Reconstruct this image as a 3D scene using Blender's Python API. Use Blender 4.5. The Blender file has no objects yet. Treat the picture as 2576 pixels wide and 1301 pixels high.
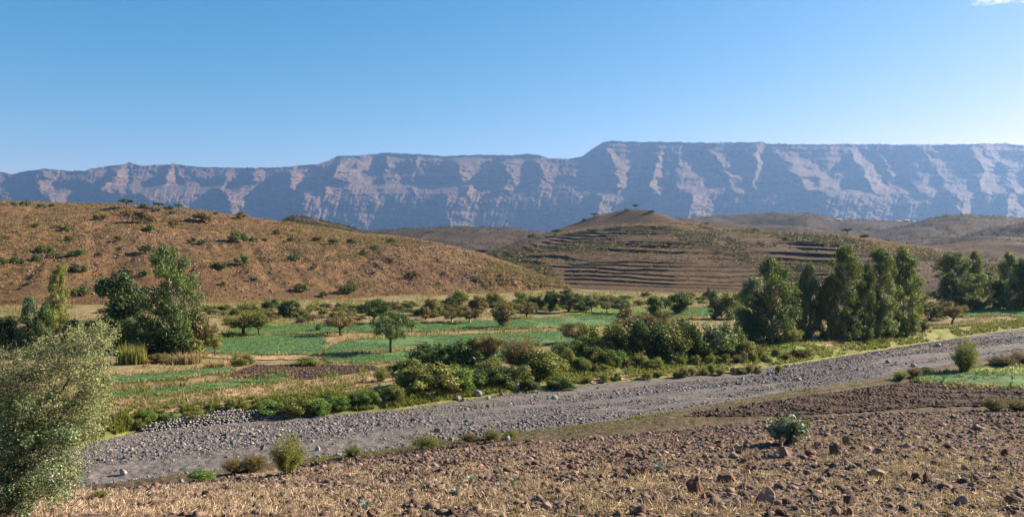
import bpy, math, random
import numpy as np
from mathutils import Vector, Matrix

# ------------------------------------------------------------------ camera
W, HH, FPX, CX, HY, ZC = 2576.0, 1301.0, 2138.0, 1288.0, 600.0, 16.0
scene = bpy.context.scene
COL = scene.collection
cam_d = bpy.data.cameras.new("camera")
cam_d.sensor_width = 36.0
cam_d.lens = FPX / W * 36.0
cam_d.shift_y = -(HH / 2 - HY) / W
cam_d.clip_start, cam_d.clip_end = 0.5, 60000
cam = bpy.data.objects.new("camera", cam_d)
COL.objects.link(cam)
cam.location = (0, 0, ZC)
cam.rotation_euler = (math.radians(90), 0, 0)
scene.camera = cam

# ------------------------------------------------------------------ light
SUN_EL, SUN_FWD = math.radians(27), math.radians(18)
world = bpy.data.worlds.new("World")
scene.world = world
world.use_nodes = True
wn = world.node_tree
bg = wn.nodes["Background"]
sky = wn.nodes.new("ShaderNodeTexSky")
sky.sky_type = 'NISHITA'
sky.sun_disc = False
sky.sun_elevation = SUN_EL
sky.sun_rotation = math.radians(90) - SUN_FWD
sky.altitude = 1800
sky.air_density = 1.0
sky.dust_density = 2.4
sky.ozone_density = 2.5
bg.inputs[1].default_value = 0.052
hs = wn.nodes.new("ShaderNodeHueSaturation")
hs.inputs["Saturation"].default_value = 1.15
wn.links.new(sky.outputs[0], hs.inputs["Color"])
sp = wn.nodes.new("ShaderNodeSeparateColor")
cb = wn.nodes.new("ShaderNodeCombineColor")
wn.links.new(hs.outputs[0], sp.inputs[0])
GRADE = ((1.70, 0.44), (0.86, 0.99), (0.72, 1.34))          # clear highland air: deeper blue overhead, paler horizon
for i_, (pw, gn) in enumerate(GRADE):
    m1 = wn.nodes.new("ShaderNodeMath"); m1.operation = 'POWER'; m1.inputs[1].default_value = pw
    m2 = wn.nodes.new("ShaderNodeMath"); m2.operation = 'MULTIPLY'; m2.inputs[1].default_value = gn
    wn.links.new(sp.outputs[i_], m1.inputs[0]); wn.links.new(m1.outputs[0], m2.inputs[0]); wn.links.new(m2.outputs[0], cb.inputs[i_])
wn.links.new(cb.outputs[0], bg.inputs[0])
sd = bpy.data.lights.new("sun", 'SUN')
sd.energy = 5.0
sd.angle = math.radians(0.5)
sd.color = (1.0, 0.89, 0.73)
sun = bpy.data.objects.new("sun", sd)
COL.objects.link(sun)
sdir = Vector((math.cos(SUN_EL) * math.cos(SUN_FWD), math.cos(SUN_EL) * math.sin(SUN_FWD), math.sin(SUN_EL)))
sun.rotation_euler = sdir.to_track_quat('Z', 'Y').to_euler()
sun.location = (60, 0, 60)
vs = scene.view_settings
vs.view_transform, vs.look, vs.gamma, vs.exposure = 'Standard', 'None', 1.0, 1.72
HAZE_DENSITY = 5.2e-5
HAZE_COLOR = (0.29, 0.54, 1.0)
cy = scene.cycles
cy.max_bounces, cy.diffuse_bounces, cy.transmission_bounces, cy.glossy_bounces = 6, 3, 4, 2
cy.volume_bounces = 0
cy.use_denoising = True
cy.transparent_max_bounces = 8

rng = np.random.default_rng(7)
random.seed(7)

# ------------------------------------------------------------------ noise
def _hash(ix, iy, seed):
    h = (ix.astype(np.int64) * 374761393 + iy.astype(np.int64) * 668265263 + seed * 1274126177) & 0x7fffffff
    h = ((h ^ (h >> 13)) * 1103515245) & 0x7fffffff
    h = ((h ^ (h >> 15)) * 12345 + (h >> 7)) & 0x7fffffff
    return (h % 100003) / 100003.0

def vnoise(x, y, seed=0):
    x, y = np.broadcast_arrays(np.asarray(x, float), np.asarray(y, float))
    ix, iy = np.floor(x), np.floor(y)
    fx, fy = x - ix, y - iy
    fx, fy = fx * fx * (3 - 2 * fx), fy * fy * (3 - 2 * fy)
    a, b = _hash(ix, iy, seed), _hash(ix + 1, iy, seed)
    c, d = _hash(ix, iy + 1, seed), _hash(ix + 1, iy + 1, seed)
    return (a + (b - a) * fx) * (1 - fy) + (c + (d - c) * fx) * fy

def fbm(x, y, seed=0, octv=4):
    s, a, t = 0.0, 1.0, 0.0
    for o in range(octv):
        s = s + a * (vnoise(x * 2 ** o, y * 2 ** o, seed + o * 17) - 0.5)
        t += a
        a *= 0.5
    return s / t * 2

def sstep(a, b, x):
    t = np.clip((x - a) / (b - a), 0, 1)
    return t * t * (3 - 2 * t)

def poly(pts):
    p = np.array(pts, float)
    return lambda x: np.interp(x, p[:, 0], p[:, 1])

def smooth_poly(pts, sig):
    p = np.array(pts, float)
    xs = np.arange(p[0, 0], p[-1, 0] + 4, 4.0)
    y = np.interp(xs, p[:, 0], p[:, 1])
    n = int(sig / 4 * 3)
    k = np.exp(-0.5 * (np.arange(-n, n + 1) * 4 / sig) ** 2)
    y = np.convolve(np.pad(y, n, 'edge'), k / k.sum(), 'valid')
    return lambda x: np.interp(x, xs, y)

# ------------------------------------------------------------------ mesh helpers
def mk_mesh(name, V, F, mats=(), smooth=False, matidx=None):
    V = np.ascontiguousarray(V, np.float32)
    F = np.ascontiguousarray(F, np.int32)
    n, k = F.shape
    me = bpy.data.meshes.new(name)
    me.vertices.add(len(V))
    me.vertices.foreach_set("co", V.ravel())
    me.loops.add(n * k)
    me.loops.foreach_set("vertex_index", F.ravel())
    me.polygons.add(n)
    me.polygons.foreach_set("loop_start", np.arange(0, n * k, k, dtype=np.int32))
    me.polygons.foreach_set("loop_total", np.full(n, k, np.int32))
    if smooth:
        me.polygons.foreach_set("use_smooth", np.ones(n, bool))
    for m in (mats if isinstance(mats, (list, tuple)) else [mats]):
        me.materials.append(m)
    if matidx is not None:
        me.polygons.foreach_set("material_index", np.ascontiguousarray(matidx, np.int32))
    me.update(calc_edges=True)
    return me

def link(name, me, parent=None):
    o = bpy.data.objects.new(name, me)
    COL.objects.link(o)
    if parent is not None:
        o.parent = parent
    return o

def tag(o, label=None, cat=None, group=None, kind=None):
    if label: o["label"] = label
    if cat: o["category"] = cat
    if group: o["group"] = group
    if kind: o["kind"] = kind
    return o

def grid_faces(nr, nc):
    i = np.arange(nr - 1)[:, None] * nc + np.arange(nc - 1)[None, :]
    i = i.ravel()
    return np.stack([i, i + 1, i + nc + 1, i + nc], 1)

def grid_obj(name, X, Y, Z, mat, smooth=True):
    V = np.stack([X.ravel(), Y.ravel(), Z.ravel()], 1)
    return link(name, mk_mesh(name, V, grid_faces(*X.shape), mat, smooth))

# ------------------------------------------------------------------ materials
def nt(name):
    m = bpy.data.materials.new(name)
    m.use_nodes = True
    t = m.node_tree
    b = t.nodes["Principled BSDF"]
    b.inputs["Roughness"].default_value = 0.9
    b.inputs["Specular IOR Level"].default_value = 0.15
    return m, t, b

def noise_node(t, scale, detail=6, rough=0.6, vec=None, dist=0.0):
    n = t.nodes.new("ShaderNodeTexNoise")
    n.inputs["Scale"].default_value = scale
    n.inputs["Detail"].default_value = detail
    n.inputs["Roughness"].default_value = rough
    n.inputs["Distortion"].default_value = dist
    if vec is not None: t.links.new(vec, n.inputs["Vector"])
    return n

def ramp(t, fac, stops):
    r = t.nodes.new("ShaderNodeValToRGB")
    el = r.color_ramp.elements
    while len(el) < len(stops): el.new(0.5)
    for e, (p, c) in zip(el, stops):
        e.position = p
        e.color = (*c, 1) if len(c) == 3 else c
    t.links.new(fac, r.inputs[0])
    return r.outputs[0]

def mix(t, fac, a, b, mode='MIX'):
    n = t.nodes.new("ShaderNodeMix")
    n.data_type = 'RGBA'
    n.blend_type = mode
    for sock, v in ((n.inputs[0], fac), (n.inputs[6], a), (n.inputs[7], b)):
        if hasattr(v, "is_linked") or isinstance(v, bpy.types.NodeSocket): t.links.new(v, sock)
        elif isinstance(v, tuple): sock.default_value = (*v, 1) if len(v) == 3 else v
        else: sock.default_value = v
    return n.outputs[2]

def g3(v):
    return (v, v, v)

def pos(t, scale=(1, 1, 1)):
    g = t.nodes.new("ShaderNodeNewGeometry")
    mp = t.nodes.new("ShaderNodeMapping")
    mp.inputs["Scale"].default_value = scale
    t.links.new(g.outputs["Position"], mp.inputs["Vector"])
    return mp.outputs[0]

def soil_mat(name, cols, s1, s2, s3=None, bump=0.5, bdist=0.05, bscale=None, stretch=(1, 1, 1), widths=(0.35, 0.65)):
    """cols: three colours, large / small scale mixing; bump from fine noise"""
    m, t, b = nt(name)
    p = pos(t, stretch)
    n1, n2 = noise_node(t, s1, 5, 0.6, p), noise_node(t, s2, 8, 0.7, p)
    f1 = ramp(t, n1.outputs[0], [(widths[0], g3(0)), (widths[1], g3(1))])
    f2 = ramp(t, n2.outputs[0], [(0.38, g3(0)), (0.62, g3(1))])
    c = mix(t, f1, cols[0], cols[1])
    c = mix(t, f2, c, cols[2])
    if s3:
        n3 = noise_node(t, s3, 3, 0.5, p)
        f3 = ramp(t, n3.outputs[0], [(0.3, g3(0.72)), (0.7, g3(1.28))])
        c = mix(t, 1.0, c, f3, 'MULTIPLY')
    t.links.new(c, b.inputs["Base Color"])
    bn = noise_node(t, bscale or s2, 6, 0.75, p)
    bp = t.nodes.new("ShaderNodeBump")
    bp.inputs["Strength"].default_value = bump
    bp.inputs["Distance"].default_value = bdist
    t.links.new(bn.outputs[0], bp.inputs["Height"])
    t.links.new(bp.outputs[0], b.inputs["Normal"])
    return m

def leaf_mat(name, c1, c2, c3=None, trans=0.25, objvar=0.25):
    m, t, b = nt(name)
    b.inputs["Roughness"].default_value = 0.55
    b.inputs["Specular IOR Level"].default_value = 0.25
    g = t.nodes.new("ShaderNodeNewGeometry")
    stops = [(0.0, c1), (0.7, c2)] + ([(1.0, c3)] if c3 else [])
    c = ramp(t, g.outputs["Random Per Island"], stops)
    oi = t.nodes.new("ShaderNodeObjectInfo")
    v = ramp(t, oi.outputs["Random"], [(0, (1 - objvar, 1 - objvar, 1 - objvar)), (1, (1 + objvar, 1 + objvar * 0.8, 1 + objvar * 0.3))])
    c = mix(t, 1.0, c, v, 'MULTIPLY')
    t.links.new(c, b.inputs["Base Color"])
    tr = t.nodes.new("ShaderNodeBsdfTranslucent")
    tc = mix(t, 1.0, c, (1.25, 1.35, 0.7), 'MULTIPLY')
    t.links.new(tc, tr.inputs[0])
    ms = t.nodes.new("ShaderNodeMixShader")
    ms.inputs[0].default_value = trans
    t.links.new(b.outputs[0], ms.inputs[1])
    t.links.new(tr.outputs[0], ms.inputs[2])
    t.links.new(ms.outputs[0], t.nodes["Material Output"].inputs[0])
    return m

def rock_mat(name, c1, c2, c3, scale, objvar=0.25, bdist=0.03):
    m, t, b = nt(name)
    tc = t.nodes.new("ShaderNodeTexCoord")
    n = noise_node(t, scale, 8, 0.7, tc.outputs["Object"])
    c = ramp(t, n.outputs[0], [(0.3, c1), (0.5, c2), (0.7, c3)])
    g = t.nodes.new("ShaderNodeNewGeometry")
    oi = t.nodes.new("ShaderNodeObjectInfo")
    ad = t.nodes.new("ShaderNodeMath"); ad.operation = 'ADD'
    t.links.new(g.outputs["Random Per Island"], ad.inputs[0]); t.links.new(oi.outputs["Random"], ad.inputs[1])
    fr = t.nodes.new("ShaderNodeMath"); fr.operation = 'FRACT'
    t.links.new(ad.outputs[0], fr.inputs[0])
    v = ramp(t, fr.outputs[0], [(0, g3(1 - objvar * 1.4)), (0.8, g3(1 + objvar * 0.6)), (1, g3(1 + objvar * 1.8))])
    t.links.new(mix(t, 1.0, c, v, 'MULTIPLY'), b.inputs["Base Color"])
    bp = t.nodes.new("ShaderNodeBump"); bp.inputs["Distance"].default_value = bdist; bp.inputs["Strength"].default_value = 0.8
    t.links.new(n.outputs[0], bp.inputs["Height"]); t.links.new(bp.outputs[0], b.inputs["Normal"])
    return m

def flat_mat(name, c, rough=0.8):
    m, t, b = nt(name)
    n = noise_node(t, 3.0, 5)
    t.links.new(mix(t, n.outputs[0], tuple(v * 0.75 for v in c), tuple(v * 1.25 for v in c)), b.inputs["Base Color"])
    b.inputs["Roughness"].default_value = rough
    return m

M = {}
M['stubble'] = soil_mat('stubble_soil', ((0.2494, 0.1703, 0.1187), (0.1548, 0.1015, 0.07138), (0.0731, 0.04644, 0.0344)), 0.25, 6.0, 1.3, 1.0, 0.10, 8.0)
M['bank_soil'] = soil_mat('furrowed_soil', ((0.085, 0.058, 0.036), (0.060, 0.040, 0.028), (0.105, 0.080, 0.045)), 0.3, 4.0, 1.0, 0.9, 0.12, 5.0)
M['river'] = soil_mat('river_silt', ((0.1226, 0.1021, 0.08769), (0.08308, 0.07108, 0.06385), (0.1424, 0.1266, 0.1149)), 0.10, 7.0, 0.6, 0.7, 0.05, 9.0, (1, 1.4, 1))
M['valley'] = soil_mat('valley_soil', ((0.2805, 0.1913, 0.09775), (0.1445, 0.1487, 0.0493), (0.1785, 0.1275, 0.0612)), 0.06, 1.2, 0.4, 0.9, 0.15, 2.0)
M['bank_green'] = soil_mat('bank_grass', ((0.16, 0.18, 0.045), (0.22, 0.19, 0.075), (0.11, 0.12, 0.035)), 0.15, 1.6, 0.5, 1.0, 0.15, 2.5)
M['dark_soil'] = soil_mat('ploughed_soil', ((0.06375, 0.03825, 0.02805), (0.04675, 0.0289, 0.0221), (0.085, 0.0527, 0.03655)), 0.3, 4.0, 0.9, 1.0, 0.2, 3.5)
M['crop'] = soil_mat('onion_field', ((0.09828, 0.1848, 0.06426), (0.1346, 0.1742, 0.05967), (0.06728, 0.1267, 0.0459)), 0.09, 2.4, 0.5, 1.0, 0.2, 3.0)
M['grass'] = soil_mat('bright_grass', ((0.20, 0.30, 0.05), (0.16, 0.25, 0.05), (0.13, 0.20, 0.045)), 0.15, 2.4, 0.5, 0.8, 0.15, 3.0)
M['sand'] = soil_mat('dry_grass_soil', ((0.414, 0.288, 0.171), (0.342, 0.234, 0.135), (0.234, 0.1575, 0.081)), 0.15, 2.0, 0.6, 0.9, 0.15, 2.5)
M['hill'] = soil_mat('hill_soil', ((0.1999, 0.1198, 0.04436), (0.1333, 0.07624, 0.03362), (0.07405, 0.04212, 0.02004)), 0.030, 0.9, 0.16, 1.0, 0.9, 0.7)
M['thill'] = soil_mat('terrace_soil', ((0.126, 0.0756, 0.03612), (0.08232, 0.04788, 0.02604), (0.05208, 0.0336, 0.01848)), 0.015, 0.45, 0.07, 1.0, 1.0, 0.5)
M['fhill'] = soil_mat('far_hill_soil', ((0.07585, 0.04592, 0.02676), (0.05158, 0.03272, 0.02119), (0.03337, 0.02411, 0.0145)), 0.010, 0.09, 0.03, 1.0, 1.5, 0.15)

def mountain_mat():
    m, t, b = nt('escarpment_rock')
    p = pos(t, (1, 1, 1))
    ps = pos(t, (0.06, 0.06, 1.0))
    strata = noise_node(t, 0.030, 7, 0.75, ps)
    c = ramp(t, strata.outputs[0], [(0.34, (0.051, 0.0297, 0.021)), (0.43, (0.102, 0.0594, 0.039)), (0.49, (0.06, 0.03672, 0.026)), (0.55, (0.144, 0.0864, 0.055)), (0.60, (0.072, 0.04428, 0.03)), (0.68, (0.12, 0.0729, 0.0475))])
    n2 = noise_node(t, 0.012, 8, 0.7, p)
    c = mix(t, ramp(t, n2.outputs[0], [(0.50, g3(0)), (0.66, g3(0.8))]), c, (0.036, 0.036, 0.022))
    n3 = noise_node(t, 0.05, 5, 0.7, p)
    c = mix(t, 1.0, c, ramp(t, n3.outputs[0], [(0.3, g3(0.7)), (0.7, g3(1.3))]), 'MULTIPLY')
    t.links.new(c, b.inputs["Base Color"])
    bp = t.nodes.new("ShaderNodeBump"); bp.inputs["Distance"].default_value = 12; bp.inputs["Strength"].default_value = 1.0
    t.links.new(n3.outputs[0], bp.inputs["Height"]); t.links.new(bp.outputs[0], b.inputs["Normal"])
    return m
M['mountain'] = mountain_mat()
# foliage
M['euc'] = leaf_mat('eucalyptus_leaves', (0.04375, 0.06875, 0.0216), (0.1313, 0.1812, 0.0504), (0.3, 0.3375, 0.102))
M['dark'] = leaf_mat('dark_leaves', (0.025, 0.0475, 0.0144), (0.06875, 0.11, 0.0288), (0.15, 0.2, 0.054))
M['olive'] = leaf_mat('olive_leaves', (0.06875, 0.0825, 0.0216), (0.1688, 0.185, 0.0432), (0.3, 0.2937, 0.084))
M['yg'] = leaf_mat('yellow_green_leaves', (0.10, 0.12, 0.03), (0.19, 0.21, 0.05), (0.28, 0.28, 0.08))
M['bright'] = leaf_mat('fresh_green_leaves', (0.045, 0.085, 0.016), (0.115, 0.195, 0.035), (0.20, 0.29, 0.06))
M['brown'] = leaf_mat('brown_leaves', (0.084, 0.066, 0.0288), (0.162, 0.126, 0.0504), (0.264, 0.21, 0.09))
M['grey'] = leaf_mat('grey_green_leaves', (0.0575, 0.08625, 0.0368), (0.138, 0.1782, 0.0805), (0.2645, 0.3105, 0.161))
M['scrubd'] = leaf_mat('dark_scrub_leaves', (0.035, 0.036, 0.018), (0.075, 0.072, 0.030), (0.12, 0.11, 0.05))
M['scrubo'] = leaf_mat('hill_scrub_leaves', (0.0935, 0.077, 0.0352), (0.165, 0.1265, 0.055), (0.209, 0.165, 0.066))
M['straw'] = leaf_mat('straw', (0.1564, 0.108, 0.0748), (0.3404, 0.252, 0.176), (0.6072, 0.486, 0.3608), 0.2, 0.1)
M['gold'] = leaf_mat('golden_grass', (0.18, 0.125, 0.058), (0.34, 0.245, 0.125), (0.46, 0.36, 0.21), 0.25, 0.15)
M['onion'] = leaf_mat('onion_leaves', (0.06978, 0.1429, 0.05818), (0.1235, 0.2297, 0.09853), (0.1932, 0.296, 0.1267), 0.25, 0.05)
M['herb'] = leaf_mat('herb_leaves', (0.085, 0.105, 0.025), (0.18, 0.19, 0.045), (0.27, 0.235, 0.08), 0.35, 0.1)
M['hero'] = leaf_mat('acacia_leaves', (0.038, 0.058, 0.015), (0.125, 0.152, 0.046), (0.33, 0.345, 0.15), 0.2, 0.0)
M['herod'] = leaf_mat('creeper_leaves', (0.03, 0.058, 0.018), (0.10, 0.15, 0.05), (0.34, 0.38, 0.20), 0.16, 0.0)
M['milk'] = leaf_mat('milkweed_leaves', (0.07, 0.095, 0.045), (0.14, 0.18, 0.095), (0.26, 0.30, 0.20), 0.15, 0.0)
M['thistle'] = leaf_mat('thistle_leaves', (0.16, 0.22, 0.17), (0.24, 0.31, 0.25), (0.33, 0.40, 0.32), 0.15, 0.0)
M['bark'] = flat_mat('bark', (0.085, 0.062, 0.045))
M['pale_bark'] = flat_mat('pale_bark', (0.34, 0.29, 0.23))
M['twig'] = flat_mat('twig', (0.36, 0.32, 0.22))
M['red_rock'] = rock_mat('red_rock', (0.07225, 0.03825, 0.0289), (0.1275, 0.0663, 0.04675), (0.187, 0.1105, 0.08075), 3.0)
M['tan_rock'] = rock_mat('tan_rock', (0.135, 0.09, 0.0675), (0.216, 0.1485, 0.108), (0.297, 0.216, 0.162), 3.0)
M['grey_rock'] = rock_mat('grey_rock', (0.136, 0.128, 0.124), (0.208, 0.192, 0.188), (0.288, 0.272, 0.256), 3.0)
M['gravel'] = rock_mat('gravel_stone', (0.0903, 0.07896, 0.07387), (0.1419, 0.1252, 0.1179), (0.215, 0.1915, 0.1809), 2.0, 0.42)
M['clod'] = rock_mat('soil_clod', (0.0602, 0.0387, 0.02924), (0.1247, 0.08256, 0.0602), (0.2236, 0.1548, 0.1161), 2.0, 0.4)
M['dark_clod'] = rock_mat('dark_clod', (0.045, 0.028, 0.022), (0.075, 0.046, 0.035), (0.12, 0.078, 0.055), 2.0, 0.35)
M['tin'] = flat_mat('tin_roof', (0.33, 0.318, 0.3), 0.4)
M['mud'] = flat_mat('mud_wall', (0.26, 0.18, 0.12))

# ------------------------------------------------------------------ terrain (pixel columns = azimuth)
yE = poly([(-700, 1330), (0, 1262), (150, 1240), (480, 1217), (760, 1182), (1000, 1147), (1300, 1117), (1700, 1082), (2000, 1052), (2300, 1038), (2576, 1031), (3300, 1010)])
yN = poly([(-700, 1330), (0, 1258), (210, 1228), (480, 1194), (760, 1162), (1000, 1132), (1300, 1092), (1500, 1067), (1700, 1037), (1900, 1003), (2100, 972), (2250, 945), (2400, 917), (2576, 884), (3300, 800)])
yF = poly([(-700, 1200), (0, 1140), (240, 1110), (350, 1087), (720, 1050), (1000, 1032), (1200, 1002), (1450, 972), (1700, 947), (1900, 930), (2000, 917), (2200, 884), (2400, 852), (2576, 826), (3300, 760)])
yB = poly([(-700, 790), (0, 772), (640, 760), (900, 750), (1200, 737), (1420, 728), (1700, 736), (2000, 738), (2300, 745), (2576, 758), (3300, 790)])

def dep(y, z):
    return (ZC - z) * FPX / (y - HY)

def knots(x):
    x = np.asarray(x, float)
    d1 = np.full_like(x, 20.7)
    d2 = np.maximum(dep(yE(x), 3.0), 24.0)
    d3 = np.maximum(dep(yN(x), 0.3), d2 + 3.0)
    d4 = np.maximum(dep(yF(x), 0.15), d3 + 4)
    bw = np.interp(x, [300, 800, 1400, 2000, 2576], [1.8, 3.0, 6.0, 7.0, 3.0])
    d5 = d4 + bw
    d6 = np.maximum(dep(yB(x), 2.2), d5 + 10)
    one = np.ones_like(x)
    return [(3.0 * one, 13.6 * one), (d1, 9.2 * one), (d2, 3.0 * one), (d3, 0.3 * one), (d4, 0.15 * one), (d5, 1.45 * one), (d6, 2.2 * one), (9000 * one, 2.2 * one)]

def valley_z(x, Y, bumps=True):
    x, Y = np.broadcast_arrays(np.asarray(x, float), np.asarray(Y, float))
    ks = knots(x)
    z = np.full(x.shape, 13.6)
    for (d0, z0), (d1, z1) in zip(ks[:-1], ks[1:]):
        t = np.clip((Y - d0) / (d1 - d0), 0, 1)
        z = np.where(Y >= d0, z0 + (z1 - z0) * t, z)
    if bumps:
        X = (x - CX) / FPX * Y
        near = sstep(110, 30, Y)
        z = z + near * (0.16 * fbm(X / 6, Y / 6, 3) + 0.12 * fbm(X / 1.1, Y / 1.1, 4, 3) + 0.10 * fbm(X / 0.34, Y / 0.34, 5, 2))
        inr = sstep(0, 3, Y - ks[3][0]) * sstep(0, 3, ks[4][0] - Y)
        z = z + inr * (0.30 * fbm(X / 14, (Y - 0.55 * X) / 4, 9))
        bk = sstep(ks[4][0] + 0.5, ks[5][0] + 3, Y) * sstep(260, 200, Y)
        z = z + bk * 0.35 * fbm(X / 13, Y / 13, 12, 3)
        fur = sstep(0, 1.5, Y - ks[2][0]) * sstep(0, 1.5, ks[3][0] - Y)
        z = z + fur * 0.24 * np.sin(2 * math.pi * 5.5 * (Y - ks[2][0]) / (ks[3][0] - ks[2][0]) + 1.2 * fbm(X / 12, Y / 30, 14, 2))
    return z

skL = smooth_poly([(-700, 505), (0, 507), (60, 510), (150, 513), (300, 519), (450, 527), (560, 538), (650, 551), (720, 562), (800, 573), (890, 587), (1000, 595), (1058, 602), (1150, 622), (1220, 642), (1287, 664), (1360, 697), (1430, 727), (1500, 760)], 14)
dL = smooth_poly([(-700, 330), (0, 345), (300, 345), (600, 340), (900, 325), (1100, 300), (1287, 272), (1430, 243), (1500, 240)], 50)

def hillL_z(x, Y):
    x, Y = np.broadcast_arrays(np.asarray(x, float), np.asarray(Y, float))
    db = knots(x)[6][0] - 1.0
    dc = np.maximum(dL(x), db + 6)
    zc = ZC + (HY - skL(x)) / FPX * dc
    t = (Y - db) / (dc - db)
    up = 2.1 + (zc - 2.1) * (1 - (1 - np.clip(t, 0, 1)) ** 1.55)
    back = zc - (np.maximum(Y - dc, 0) / 150.0) ** 1.4 * 16
    z = np.where(t <= 1, up, back)
    X = (x - CX) / FPX * Y
    e = sstep(0, 0.12, t) * (0.35 + 0.65 * sstep(1.0, 0.75, t))
    z = z + e * (1.6 * fbm(X / 45, Y / 45, 21, 4) + 1.0 * fbm(X / 6, Y / 9, 22, 4) + 0.30 * fbm(X / 1.8, Y / 2.2, 24, 2) + 0.9 * np.abs(fbm((X + 0.5 * Y) / 7, Y / 60, 23, 3)) * sstep(0.75, 0.3, t))
    return np.maximum(z, -3)

skM = smooth_poly([(900, 720), (1130, 655), (1230, 632), (1287, 613), (1323, 598), (1387, 583), (1459, 558), (1500, 543), (1560, 531), (1584, 527), (1630, 529), (1677, 543), (1709, 556), (1788, 565), (1895, 576), (1960, 582), (2049, 583), (2145, 591), (2252, 608), (2342, 622), (2395, 636), (2449, 651), (2576, 690), (2800, 740), (3300, 790)], 9)
shM = smooth_poly([(900, 722), (1230, 634), (1287, 617), (1323, 603), (1387, 590), (1459, 577), (1500, 571), (1584, 564), (1640, 562), (1709, 563), (1788, 570), (1895, 581), (1960, 588), (2049, 589), (2145, 597), (2252, 613), (2342, 627), (2395, 641), (2449, 656), (2576, 695), (2800, 745), (3300, 795)], 28)
dS = smooth_poly([(900, 400), (1230, 560), (1400, 660), (1584, 650), (1800, 560), (2049, 440), (2252, 375), (2449, 320), (2576, 295), (3300, 260)], 60)

def hillM_z(x, Y):
    x, Y = np.broadcast_arrays(np.asarray(x, float), np.asarray(Y, float))
    db = knots(x)[6][0] + 1.0
    ds = np.maximum(dS(x), db + 8)
    dk = ds * 1.13
    zs = ZC + (HY - shM(x)) / FPX * ds
    zk = ZC + (HY - skM(x)) / FPX * dk
    t = np.clip((Y - db) / (ds - db), 0, 1)
    g = 0.55 * t + 0.45 * (1 - (1 - t) ** 1.6)
    z1 = 2.1 + (zs - 2.1) * g
    # cultivation terraces
    X = (x - CX) / FPX * Y
    low = t < 0.22
    STEP = np.where(low, 0.78, 1.35)
    wob = 0.55 * fbm(X / 70, Y / 70, 31, 3)
    ph = z1 / STEP + wob
    fr = ph - np.floor(ph)
    lev = np.floor(ph)
    stepz = (lev + 0.12 * fr + 0.88 * sstep(np.where(low, 0.82, 0.90), np.where(low, 0.93, 0.97), fr) - wob) * STEP
    per = vnoise(X / 65 + 31 * _hash(lev, lev * 0 + 2, 36), lev * 1.37 + 0.5, 37)       # each terrace runs its own length
    mask = sstep(0.12, 0.24, vnoise(X / 55 + 3.1, Y / 90, 35)) * sstep(0.0, 0.03, np.abs(t - 0.22)) * (0.15 + 0.85 * sstep(0.22, 0.34, per))
    mask = np.maximum(mask, sstep(0.22, 0.19, t) * sstep(1380, 1450, x) * sstep(1990, 1930, x))
    mask = mask * sstep(2350, 2150, x)
    z1 = z1 + mask * (stepz - z1) * sstep(0.0, 0.05, t) * sstep(1.0, 0.93, t)
    t2 = np.clip((Y - ds) / (dk - ds), 0, 1)
    z2 = zs + (zk - zs) * sstep(0.12, 1.0, t2)
    z = np.where(Y <= ds, z1, z2)
    z = np.where(Y > dk, zk - (np.maximum(Y - dk, 0) / 160.0) ** 1.4 * 14, z)
    X = (x - CX) / FPX * Y
    e = sstep(0, 0.12, t) * (0.3 + 0.7 * sstep(1.0, 0.8, t))
    z = z + e * (1.8 * fbm(X / 60, Y / 60, 41, 4) + 0.45 * fbm(X / 9, Y / 12, 42, 3))
    return np.maximum(z, -3)

SURF = {'v': valley_z, 'l': hillL_z, 'm': hillM_z}
YS = {'v': np.geomspace(8, 260, 1500), 'l': np.linspace(168, 420, 1400), 'm': np.linspace(190, 760, 1600)}

def cast(s, x, y):
    """where the sight line through (x, y) of the photograph meets surface s"""
    Y = YS[s]
    yy = HY + (ZC - SURF[s](np.full_like(Y, x), Y)) / Y * FPX
    if s != 'v':
        start = knots(np.array([float(x)]))[6][0][0]
        ok = Y >= start
        Y, yy = Y[ok], yy[ok]
    i = np.argmax(yy <= y)
    if yy[i] > y: i = int(np.argmin(yy))
    d = Y[i]
    z = float(SURF[s](np.array([float(x)]), np.array([d]))[0])
    return Vector(((x - CX) / FPX * d, d, z))

def cast_many(s, xs, ys):
    pts = np.empty((len(xs), 3))
    for i, (x, y) in enumerate(zip(xs, ys)):
        pts[i] = cast(s, x, y)
    return pts

def band(name, k0, k1, nr, mat, xr=(-650, 3250), nc=900, dy=0.0, zoff=0.0, label=None, cat=None, geo=False):
    xs = np.linspace(xr[0], xr[1], nc)
    ks = knots(xs)
    a, b = ks[k0][0], ks[k1][0]
    t = np.linspace(0, 1, nr)[:, None]
    Y = a[None] * (b / a)[None] ** t if geo else a[None] + (b - a)[None] * t
    x2 = np.broadcast_to(xs[None], Y.shape)
    Z = valley_z(x2, Y) + zoff
    o = grid_obj(name, (x2 - CX) / FPX * Y, Y, Z, mat)
    tag(o, label, cat, kind='structure')
    return o

band('field', 0, 2, 620, M['stubble'], xr=(-450, 3050), nc=1150, geo=True, label='stony stubble field sloping down to the river', cat='field')
band('river_bank', 2, 3, 90, M['bank_soil'], nc=1000, label='furrowed dark strip between stubble field and river bed', cat='river bank')
band('river_bed', 3, 4, 170, M['river'], nc=1000, label='dry grey gravel river bed crossing the valley', cat='river bed')
band('river_bank', 4, 5, 30, M['bank_green'], nc=900, label='grassy far bank of the dry river', cat='river bank')
band('valley_floor', 5, 6, 170, M['valley'], nc=900, label='flat dry valley floor between river and hills', cat='ground')
band('plain', 6, 7, 40, M['fhill'], nc=300, geo=True, label='dry plain running back behind the hills', cat='plain')

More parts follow.
